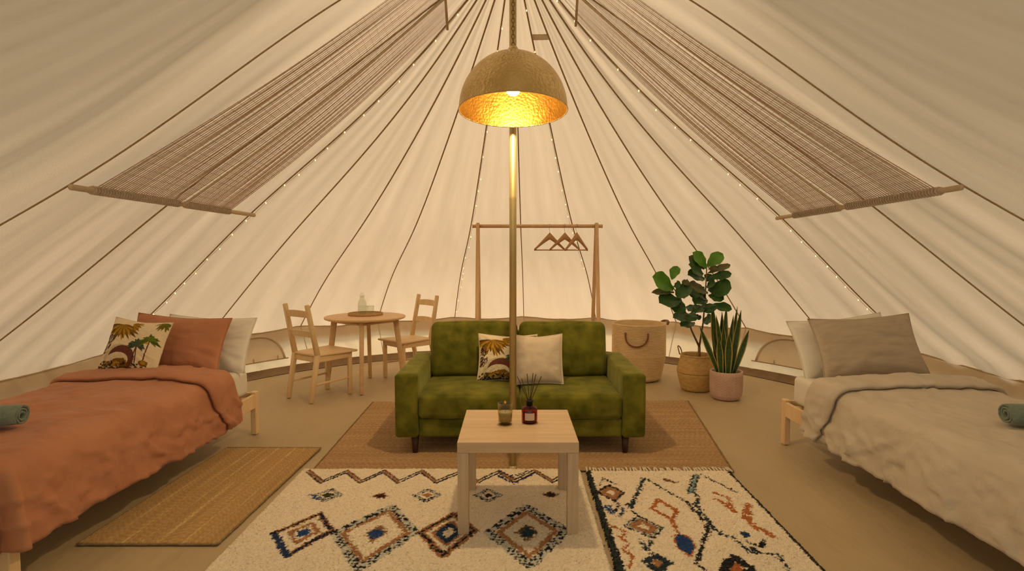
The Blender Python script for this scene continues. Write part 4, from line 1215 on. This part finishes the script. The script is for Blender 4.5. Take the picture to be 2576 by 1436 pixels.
# glass jar of fairy lights on a stool behind the left bed
JX, JY = -2.985, 4.29
st = thing('stool', (JX, JY, 0), 0.3, 'small pine stool behind the terracotta bed', 'stool')
MB().add(*lathe([(0.0, 0.40), (0.12, 0.40), (0.125, 0.405), (0.125, 0.42), (0.12, 0.425), (0.0, 0.425)], 28)).build('seat', M['pine_h'], st)
for k in range(3):
    a = 2 * PI * k / 3
    MB().bar((0.10 * math.cos(a), 0.10 * math.sin(a), 0.0), (0.06 * math.cos(a), 0.06 * math.sin(a), 0.405), 0.024, 0.024).build('leg', M['pine'], st)
jar = thing('glass_jar', (JX, JY, 0.426), 0, 'glass jar of glowing fairy lights behind the terracotta bed', 'jar')
MB().add(*lathe([(0.0, 0.0), (0.062, 0.0), (0.068, 0.008), (0.070, 0.10), (0.058, 0.135), (0.060, 0.15), (0.057, 0.15), (0.055, 0.135), (0.066, 0.10), (0.064, 0.010), (0.0, 0.006)], 32)).build('jar_body', M['glass'], jar)
pts = [(0.045 * math.cos(q * 2.4) * (1 - 0.02 * q), 0.045 * math.sin(q * 2.4), 0.014 + 0.008 * q) for q in np.linspace(0, 12, 70)]
MB().tube(pts, 0.0012, 4).build('wire', M['wire'], jar)
for k in range(0, 70, 6): inst('bulb', bulb_me, jar, pts[k])

# ------------------------------------------------------------------ dining corner
TX, TY, TZ = -1.450, 5.63, 0.695
dt = thing('round_table', (TX, TY, 0), math.radians(8), 'round beech dining table between two pine chairs', 'table')
MB().add(*lathe([(0.0, TZ - 0.026), (0.375, TZ - 0.026), (0.388, TZ - 0.020), (0.392, TZ - 0.010), (0.388, TZ - 0.002), (0.380, TZ), (0.0, TZ)], 64)).build('tabletop', M['table'], dt)
for k in range(4):
    a = PI / 2 * k
    c_, s_ = math.cos(a), math.sin(a)
    MB().bar((0.375 * c_, 0.375 * s_, 0.0), (0.295 * c_, 0.295 * s_, TZ - 0.03), 0.042, 0.034, up=(-s_, c_, 0), w2=0.056, d2=0.040).build('leg', M['table'], dt)
    MB().bar((0.28 * c_, 0.28 * s_, TZ - 0.055), (0.28 * math.cos(a + PI / 2), 0.28 * math.sin(a + PI / 2), TZ - 0.055), 0.045, 0.018, up=(0, 0, 1)).build('apron', M['table'], dt)
q = fl(917, 792, TZ)
ty_ = thing('serving_tray', (q.x + 0.01, q.y, TZ), 0, 'round wicker serving tray on the beech table', 'tray')
MB().add(*lathe([(0.0, 0.0), (0.168, 0.0), (0.172, 0.006), (0.172, 0.022), (0.168, 0.024), (0.164, 0.022), (0.162, 0.008), (0.0, 0.006)], 48)).build('dish', M['tray'], ty_)
cf = thing('carafe', (q.x - 0.022, q.y, TZ + 0.007), 0, 'clear glass water carafe with stopper on the tray', 'carafe')
MB().add(*lathe([(0.0, 0.0), (0.040, 0.0), (0.044, 0.006), (0.044, 0.11), (0.036, 0.135), (0.024, 0.15), (0.022, 0.185), (0.020, 0.185), (0.022, 0.15), (0.034, 0.133), (0.0415, 0.11), (0.0415, 0.008), (0.0, 0.005)], 32)).build('bottle', M['glass'], cf)
MB().add(*lathe([(0.0, 0.008), (0.041, 0.009), (0.041, 0.085), (0.0, 0.085)], 28)).build('water', M['water'], cf)
MB().add(*lathe([(0.0, 0.172), (0.017, 0.172), (0.019, 0.188), (0.032, 0.190), (0.032, 0.196), (0.014, 0.198), (0.016, 0.212), (0.010, 0.220), (0.0, 0.221)], 28)).build('stopper', M['glass'], cf)
gl = thing('drinking_glass', (q.x + 0.055, q.y + 0.02, TZ + 0.007), 0, 'small clear drinking glass beside the carafe', 'glass')
MB().add(*lathe([(0.0, 0.0), (0.030, 0.0), (0.033, 0.004), (0.036, 0.085), (0.0345, 0.085), (0.0315, 0.010), (0.0, 0.008)], 32)).build('bowl', M['glass'], gl)
MB().add(*lathe([(0.0348, 0.078), (0.0362, 0.078), (0.0362, 0.085), (0.0348, 0.085)], 32)).build('rim', M['glass'], gl)

def chair(loc, facing, label):
    """facing: direction the sitter looks, from +x"""
    t = thing('dining_chair', loc, facing, label, 'chair', 'pine chairs at the round table')
    hw, d0, d1, sz = 0.185, -0.205, 0.195, 0.415
    for s in (-1, 1):
        MB().bar((d1 - 0.03, s * (hw - 0.02), 0.0), (d1 - 0.03, s * (hw - 0.02), sz - 0.02), 0.034, 0.034, up=(0, 1, 0), w2=0.036, d2=0.036).build('leg', M['pine'], t)
        b = MB()
        b.bar((d0 - 0.055, s * (hw - 0.02), 0.0), (d0 + 0.02, s * (hw - 0.02), sz), 0.036, 0.034, up=(0, 1, 0), w2=0.044)
        b.bar((d0 + 0.02, s * (hw - 0.02), sz - 0.01), (d0 - 0.075, s * (hw - 0.025), 0.862), 0.044, 0.034, up=(0, 1, 0), w2=0.034)
        b.build('rear_post', M['pine'], t)
        MB().bar((d0 - 0.02, s * (hw - 0.02), 0.15), (d1 - 0.03, s * (hw - 0.02), 0.16), 0.022, 0.018).build('stretcher', M['pine_h'], t)
        MB().box(((d0 + d1) / 2, s * (hw - 0.02), sz - 0.045), (d1 - d0 - 0.05, 0.020, 0.05), 0.003, 1).build('seat_rail', M['pine_h'], t, smooth=False)
    MB().box((d1 - 0.03, 0, sz - 0.045), (0.020, 2 * hw - 0.06, 0.05), 0.003, 1).build('seat_rail', M['pine'], t, smooth=False)
    MB().box((d0 + 0.02, 0, sz - 0.045), (0.020, 2 * hw - 0.06, 0.05), 0.003, 1).build('seat_rail', M['pine'], t, smooth=False)
    V, F = rbox((d1 - d0 + 0.025, 2 * hw + 0.02, 0.020), 0.007, 2)
    # a slight dish in the seat
    V = [(v[0], v[1] * (1 + 0.10 * (v[0] / 0.2)), v[2]) for v in V]
    o = mk('seat', V, F, M['pine_h'], t, smooth=False); o.location = ((d0 + d1) / 2 + 0.015, 0, sz - 0.008)
    for z, h in ((0.775, 0.055), (0.595, 0.050)):
        k = (z - sz) / (0.862 - sz)
        x = d0 + 0.02 - 0.095 * k
        V, F = [], []
        n = 9
        for i in range(n):
            y = (i / (n - 1) * 2 - 1) * (hw - 0.034)
            bow = -0.014 * (1 - (2 * i / (n - 1) - 1) ** 2)
            for dx, dz in ((-0.009, -h / 2), (0.009, -h / 2), (0.009, h / 2), (-0.009, h / 2)): V.append((x + bow + dx - dz * 0.2, y, z + dz + 0.010 * (1 - (2 * i / (n - 1) - 1) ** 2) * (1 if dz > 0 else 0.3)))
        for i in range(n - 1):
            for k2 in range(4): F.append((i * 4 + k2, (i + 1) * 4 + k2, (i + 1) * 4 + (k2 + 1) % 4, i * 4 + (k2 + 1) % 4))
        F += [(0, 1, 2, 3), tuple((n - 1) * 4 + q for q in (3, 2, 1, 0))]
        mk('back_slat', V, F, M['pine'], t, smooth=False)
    return t
chair((-1.745, 5.255, 0), math.radians(55), 'pine chair with its back to the window, on the near side of the round table')
chair((-1.11, 6.015, 0), math.radians(226), 'pine chair on the far side of the round table, beside the sofa')

# ------------------------------------------------------------------ clothes rail with hangers
RY, RZ_ = 5.14, 1.553
rk = thing('clothes_rack', (0.19, RY, 0), 0, 'wooden A-frame clothes rail behind the green sofa', 'clothes rack')
MB().tube([(-0.545, 0, RZ_), (0.62, 0, RZ_)], 0.016, 16).build('rail', M['rackwood'], rk)
for xs in (-0.495, 0.565):
    for s in (-1, 1):
        MB().bar((xs, s * 0.30, 0.012), (xs, s * 0.012, RZ_ + 0.028), 0.034, 0.024, up=(0, 1, 0), w2=0.030, d2=0.022).build('leg', M['rackwood'], rk)
    MB().bar((xs, -0.23, 0.36), (xs, 0.23, 0.36), 0.03, 0.02).build('cross_brace', M['rackwood'], rk)
def hanger(u, yaw, half, label):
    p = at(u, 568, RY)
    t = thing('coat_hanger', (p.x, RY, RZ_ - 0.002), yaw, label, 'hanger', 'wooden hangers on the rail')
    hk = [(0, -0.0215, -0.012), (0, -0.0205, 0.008), (0, -0.010, 0.0205), (0, 0.006, 0.0215), (0, 0.0195, 0.011), (0, 0.0205, -0.012), (0, 0.008, -0.032), (0, 0.0, -0.044), (0, 0.0, -0.070)]
    MB().tube(hk, 0.0020, 6).build('hook', M['hook'], t)
    V, F = [], []
    n = 17
    for i in range(n):
        e = i / (n - 1) * 2 - 1
        x = e * half
        zc = -0.092 - 0.118 * abs(e) ** 1.05
        hgt = 0.042 * (1 - abs(e)) ** 1.6 + 0.020
        for dy, dz in ((-0.006, -hgt * .5), (0.006, -hgt * .5), (0.006, hgt * .5), (-0.006, hgt * .5)): V.append((x, dy, zc + dz + 0.006 * (1 - abs(e))))
    for i in range(n - 1):
        for k in range(4): F.append((i * 4 + k, (i + 1) * 4 + k, (i + 1) * 4 + (k + 1) % 4, i * 4 + (k + 1) % 4))
    F += [(0, 1, 2, 3), tuple((n - 1) * 4 + q for q in (3, 2, 1, 0))]
    mk('shoulder', V, F, M['hanger'], t)
    MB().tube([(-half * 0.96, 0, -0.211), (half * 0.96, 0, -0.211)], 0.0055, 8).build('trouser_bar', M['hanger'], t)
hanger(1383, 0.20, 0.142, 'wooden hanger nearest the brass pole')
hanger(1421, 0.20, 0.140, 'wooden hanger hanging between the two others')
hanger(1451, 0.62, 0.132, 'wooden hanger nearest the right-hand legs of the rail')

# ------------------------------------------------------------------ baskets and plants
BX, BY_ = 1.325, 5.945
bk = thing('laundry_basket', (BX, BY_, 0), 0, 'tall seagrass basket with leather handles behind the sofa arm', 'basket')
prof = []
NB = 34
for i in range(NB * 3 + 1):
    z = 0.585 * i / (NB * 3)
    k = i / (NB * 3)
    r = 0.222 + 0.052 * min(1, k * 2.2) ** 0.8 + 0.004 * abs(math.sin(PI * i / 3))
    if k < 0.06: r -= 0.03 * (1 - k / 0.06) ** 2
    prof.append((r, z))
prof = [(0.0, 0.0)] + prof + [(0.270, 0.592), (0.262, 0.585), (0.255, 0.45), (0.21, 0.02), (0.0, 0.02)]
MB().add(*lathe(prof, 64)).build('body', M['seagrass'], bk)
def loop_handle(a0, r, z, w, drop, parent, mat, rad=0.009):
    pts = []
    for q in np.linspace(0, PI, 15):
        aa = a0 - w * math.cos(q)
        rr_ = r + 0.012 + 0.02 * math.sin(q)
        pts.append((rr_ * math.cos(aa), rr_ * math.sin(aa), z - drop * math.sin(q) ** 0.8))
    V, F = tube(pts, rad, 8); 
    return MB().add(V, F).build('handle', mat, parent)
a_c = math.atan2(-BY_, -BX)
loop_handle(a_c - 0.08, 0.275, 0.515, 0.40, 0.135, bk, M['leather'])
loop_handle(a_c + PI * 0.5 + 0.35, 0.275, 0.575, 0.30, -0.03, bk, M['leather'], 0.012)
loop_handle(a_c + PI, 0.275, 0.515, 0.40, 0.13, bk, M['leather'])

FX, FY = 1.775, 5.46
fg = thing('fiddle_leaf_fig', (FX, FY, 0), 0, 'fiddle-leaf fig tree growing in a belly basket', 'plant')
bb = thing('belly_basket', (FX, FY, 0), 0, 'round seagrass belly basket holding the fig tree', 'basket')
prof = [(0.0, 0.0), (0.125, 0.0), (0.140, 0.015), (0.155, 0.06), (0.170, 0.12), (0.178, 0.165), (0.172, 0.170), (0.182, 0.175), (0.180, 0.20), (0.168, 0.25), (0.155, 0.30), (0.150, 0.325), (0.154, 0.338), (0.148, 0.345), (0.142, 0.335), (0.140, 0.30), (0.16, 0.2), (0.11, 0.02), (0.0, 0.02)]
pr2 = []
for (r0, z0), (r1, z1) in zip(prof[:-1], prof[1:]):
    for k in range(3): pr2.append((r0 + (r1 - r0) * k / 3, z0 + (z1 - z0) * k / 3))
pr2.append(prof[-1])
MB().add(*lathe(pr2, 56)).build('body', M['belly'], bb)
loop_handle(math.radians(150), 0.145, 0.335, 0.30, -0.075, bb, M['leather'], 0.005)
loop_handle(math.radians(-20), 0.145, 0.335, 0.30, -0.075, bb, M['leather'], 0.005)
MB().add(*lathe([(0.0, 0.275), (0.10, 0.272), (0.139, 0.265), (0.139, 0.255), (0.0, 0.255)], 32)).build('soil', M['soil'], fg)
def fpt(cu, cv, y): return at(1640 + cu * 0.1671, 620 + cv * 0.1671, y)
O = Vector((FX, FY, 0))
fork = at(1759, 872, 5.38)
MB().tube([(0, 0, 0.262), (at(1759, 905, 5.43) - O), fork - O], [0.016, 0.0145, 0.013], 10).build('trunk', M['bark'], fg)
top_a = fpt(825, 330, 5.04); top_b = fpt(335, 640, 5.16)
MB().tube([fork - O, fpt(770, 1150, 5.30) - O, fpt(800, 800, 5.18) - O, top_a - O], [0.010, 0.008, 0.007, 0.005], 8).build('branch', M['bark'], fg)
MB().tube([fork - O, fpt(600, 1270, 5.32) - O, fpt(500, 980, 5.26) - O, fpt(430, 780, 5.2) - O, top_b - O], [0.010, 0.008, 0.007, 0.006, 0.004], 8).build('branch', M['bark'], fg)
def fig_leaf(b, e, w, mat, cup=0.15, tilt=0.0, wave=1.0):
    """leaf from b to e (points), w wide; lyre-shaped with a wavy edge and sunken midrib"""
    b, e = Vector(b), Vector(e)
    ax = e - b; L = ax.length; ax.normalize()
    to_cam = (Vector((0, 0, 1.5)) - b).normalized()
    nrm = (to_cam * 0.9 + Vector((0, 0, 0.55)) + Vector((tilt, 0, 0)))
    nrm = (nrm - ax * nrm.dot(ax)).normalized()
    sd = ax.cross(nrm)
    nu, nv = 12, 7
    V, F = [], []
    for i in range(nu):
        s = i / (nu - 1)
        hw = w / 2 * (math.sin(PI * min(1, s ** 1.25 * 0.97 + 0.03)) ** 0.62) * (0.62 + 0.50 * s)
        for j in range(nv):
            v = j / (nv - 1) * 2 - 1
            up_ = cup * hw * v * v + 0.006 * wave * math.sin(s * 17 + v * 2) * abs(v) - 0.10 * L * (s - 0.45) ** 2 * 1.3 + (0.004 if abs(v) > 0.1 else 0)
            up_ += 0.003 * math.sin(s * 38) * (1 - abs(v)) * (abs(v) > 0.05)
            V.append(b + ax * (L * s) + sd * (hw * v) + nrm * up_)
    F = grid_faces(nu, nv)
    o = mk('leaf', [v - O for v in V], F, mat, fg)
    return o
LEAVES = [  # base, tip (as surveyed), width, tone, distance at base and tip
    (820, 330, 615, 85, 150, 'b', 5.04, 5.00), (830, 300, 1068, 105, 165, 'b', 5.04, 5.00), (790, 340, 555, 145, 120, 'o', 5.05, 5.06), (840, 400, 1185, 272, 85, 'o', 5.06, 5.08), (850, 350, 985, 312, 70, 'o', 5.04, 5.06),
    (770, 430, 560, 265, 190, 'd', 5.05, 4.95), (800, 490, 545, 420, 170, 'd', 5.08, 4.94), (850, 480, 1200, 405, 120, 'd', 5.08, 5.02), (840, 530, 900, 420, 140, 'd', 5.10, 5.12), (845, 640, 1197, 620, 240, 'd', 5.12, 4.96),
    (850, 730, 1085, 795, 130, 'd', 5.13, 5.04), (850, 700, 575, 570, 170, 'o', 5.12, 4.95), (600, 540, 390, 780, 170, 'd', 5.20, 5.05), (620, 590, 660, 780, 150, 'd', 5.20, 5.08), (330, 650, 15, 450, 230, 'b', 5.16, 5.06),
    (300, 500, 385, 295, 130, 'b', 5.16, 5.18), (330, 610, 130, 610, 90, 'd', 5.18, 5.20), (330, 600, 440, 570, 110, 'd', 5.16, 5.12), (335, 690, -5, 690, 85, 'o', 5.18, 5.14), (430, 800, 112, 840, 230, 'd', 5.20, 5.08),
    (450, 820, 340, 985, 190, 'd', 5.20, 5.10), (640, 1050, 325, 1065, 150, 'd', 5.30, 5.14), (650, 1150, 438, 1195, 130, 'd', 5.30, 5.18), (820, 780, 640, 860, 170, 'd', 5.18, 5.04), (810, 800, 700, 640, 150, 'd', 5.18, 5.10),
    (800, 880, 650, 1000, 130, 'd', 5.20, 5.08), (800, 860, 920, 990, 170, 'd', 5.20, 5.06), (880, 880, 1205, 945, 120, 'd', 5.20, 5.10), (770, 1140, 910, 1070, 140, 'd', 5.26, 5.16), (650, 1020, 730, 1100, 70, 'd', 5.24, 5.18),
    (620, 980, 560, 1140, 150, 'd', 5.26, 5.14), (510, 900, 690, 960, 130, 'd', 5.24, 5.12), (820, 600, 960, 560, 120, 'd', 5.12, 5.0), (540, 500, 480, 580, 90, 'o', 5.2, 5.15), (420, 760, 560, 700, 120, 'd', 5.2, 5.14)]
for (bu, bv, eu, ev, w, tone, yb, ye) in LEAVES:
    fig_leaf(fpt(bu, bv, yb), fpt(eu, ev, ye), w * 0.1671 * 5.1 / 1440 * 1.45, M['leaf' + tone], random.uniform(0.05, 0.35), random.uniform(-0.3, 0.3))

SX, SY = 1.935, 5.12
sp = thing('snake_plant', (SX, SY, 0), 0, 'snake plant with yellow-edged upright blades', 'plant')
po = thing('plant_pot', (SX, SY, 0), 0, 'pink ceramic pot with herringbone relief holding the snake plant', 'pot')
prof = [(0.0, 0.0), (0.105, 0.0), (0.122, 0.012), (0.132, 0.035), (0.137, 0.08), (0.139, 0.15), (0.139, 0.235), (0.1405, 0.25), (0.137, 0.256), (0.129, 0.254), (0.127, 0.235), (0.125, 0.06), (0.0, 0.05)]
zz_ = np.linspace(0.035, 0.232, 50)
pp = prof[:4] + [(np.interp(z, [0.035, 0.08, 0.15, 0.235], [0.132, 0.137, 0.139, 0.139]), z) for z in zz_[1:]] + prof[7:]
V, F = lathe(pp, 180)
V2 = []
for (x, y, z) in V:
    r = math.hypot(x, y)
    if 0.036 < z < 0.231 and r > 0.13:
        a = math.atan2(y, x)
        w = a * 16 / (2 * PI)
        tri = abs((w % 1) - 0.5) * 2
        g = ((z / 0.024 + tri * 2.0) % 1.0)
        d = 0.0050 * max(0.0, math.sin(2 * PI * g))
        V2.append((x * (r + d) / r, y * (r + d) / r, z))
    else: V2.append((x, y, z))
MB().add(V2, F).build('body', M['glaze'], po)
MB().add(*lathe([(0.0, 0.226), (0.08, 0.224), (0.126, 0.22), (0.126, 0.20), (0.0, 0.20)], 32)).build('soil', M['soil'], sp)
def blade(bu, eu, ev, w, dy_b, dy_e, bend=0.0):
    """one stiff sword-shaped leaf; survey in crop units of the plant corner"""
    b = at(1520 + bu * 0.2994, 936, SY + dy_b); b.z = 0.215
    e = at(1520 + eu * 0.2994, 600 + ev * 0.2994, SY + dy_e)
    ax = e - b; L = ax.length
    sd = Vector((1, random.uniform(-0.5, 0.5), 0)); sd = (sd - ax.normalized() * sd.dot(ax.normalized())).normalized()
    nr = sd.cross(ax.normalized())
    nu, nv = 22, 11
    V, C = [], []
    g1, g2, ye = hx('2E4A1C'), hx('4F6B33'), hx('B9A45A')
    for i in range(nu):
        s = i / (nu - 1)
        hw = 1.25 * w / 2 * (0.55 + 0.9 * s - 0.2 * s * s if s < 0.5 else 0.95) * (1 - max(0, (s - 0.55) / 0.45) ** 1.9)
        hw = max(hw, 0.0008)
        for j in range(nv):
            v = j / (nv - 1) * 2 - 1
            p_ = b + ax * s + sd * (hw * v) + nr * (0.35 * hw * v * v + 0.006 * math.sin(s * 7 + bend)) + Vector((bend * math.sin(PI * s), 0, 0))
            V.append(p_ - Vector((SX, SY, 0)))
            band_ = 0.5 + 0.5 * math.sin(s * 55 + 3 * fbm(s * 9, v * 2 + eu))
            c_ = g1 * (1 - 0.55 * band_) + g2 * (0.55 * band_)
            C.append(ye if abs(v) > 0.78 else c_)
    mk('blade', V, grid_faces(nu, nv), M['snake'], sp, col=np.array(C))
for args in ((955, 905, 540, 0.050, 0.03, 0.0), (965, 800, 735, 0.044, -0.03, -0.06), (985, 990, 610, 0.040, 0.05, 0.06), (1000, 1025, 570, 0.046, 0.02, 0.02), (1050, 1118, 566, 0.034, 0.05, 0.07), (1060, 1150, 598, 0.048, 0.0, -0.02),
             (1085, 1217, 765, 0.046, -0.02, -0.05), (985, 962, 830, 0.050, -0.06, -0.08), (1040, 1050, 800, 0.056, -0.07, -0.09), (1010, 940, 640, 0.040, 0.0, -0.03), (1030, 1085, 640, 0.040, 0.0, 0.02), (975, 915, 700, 0.042, -0.02, 0.02), (1015, 1000, 720, 0.046, -0.03, -0.04)):
    blade(*args)
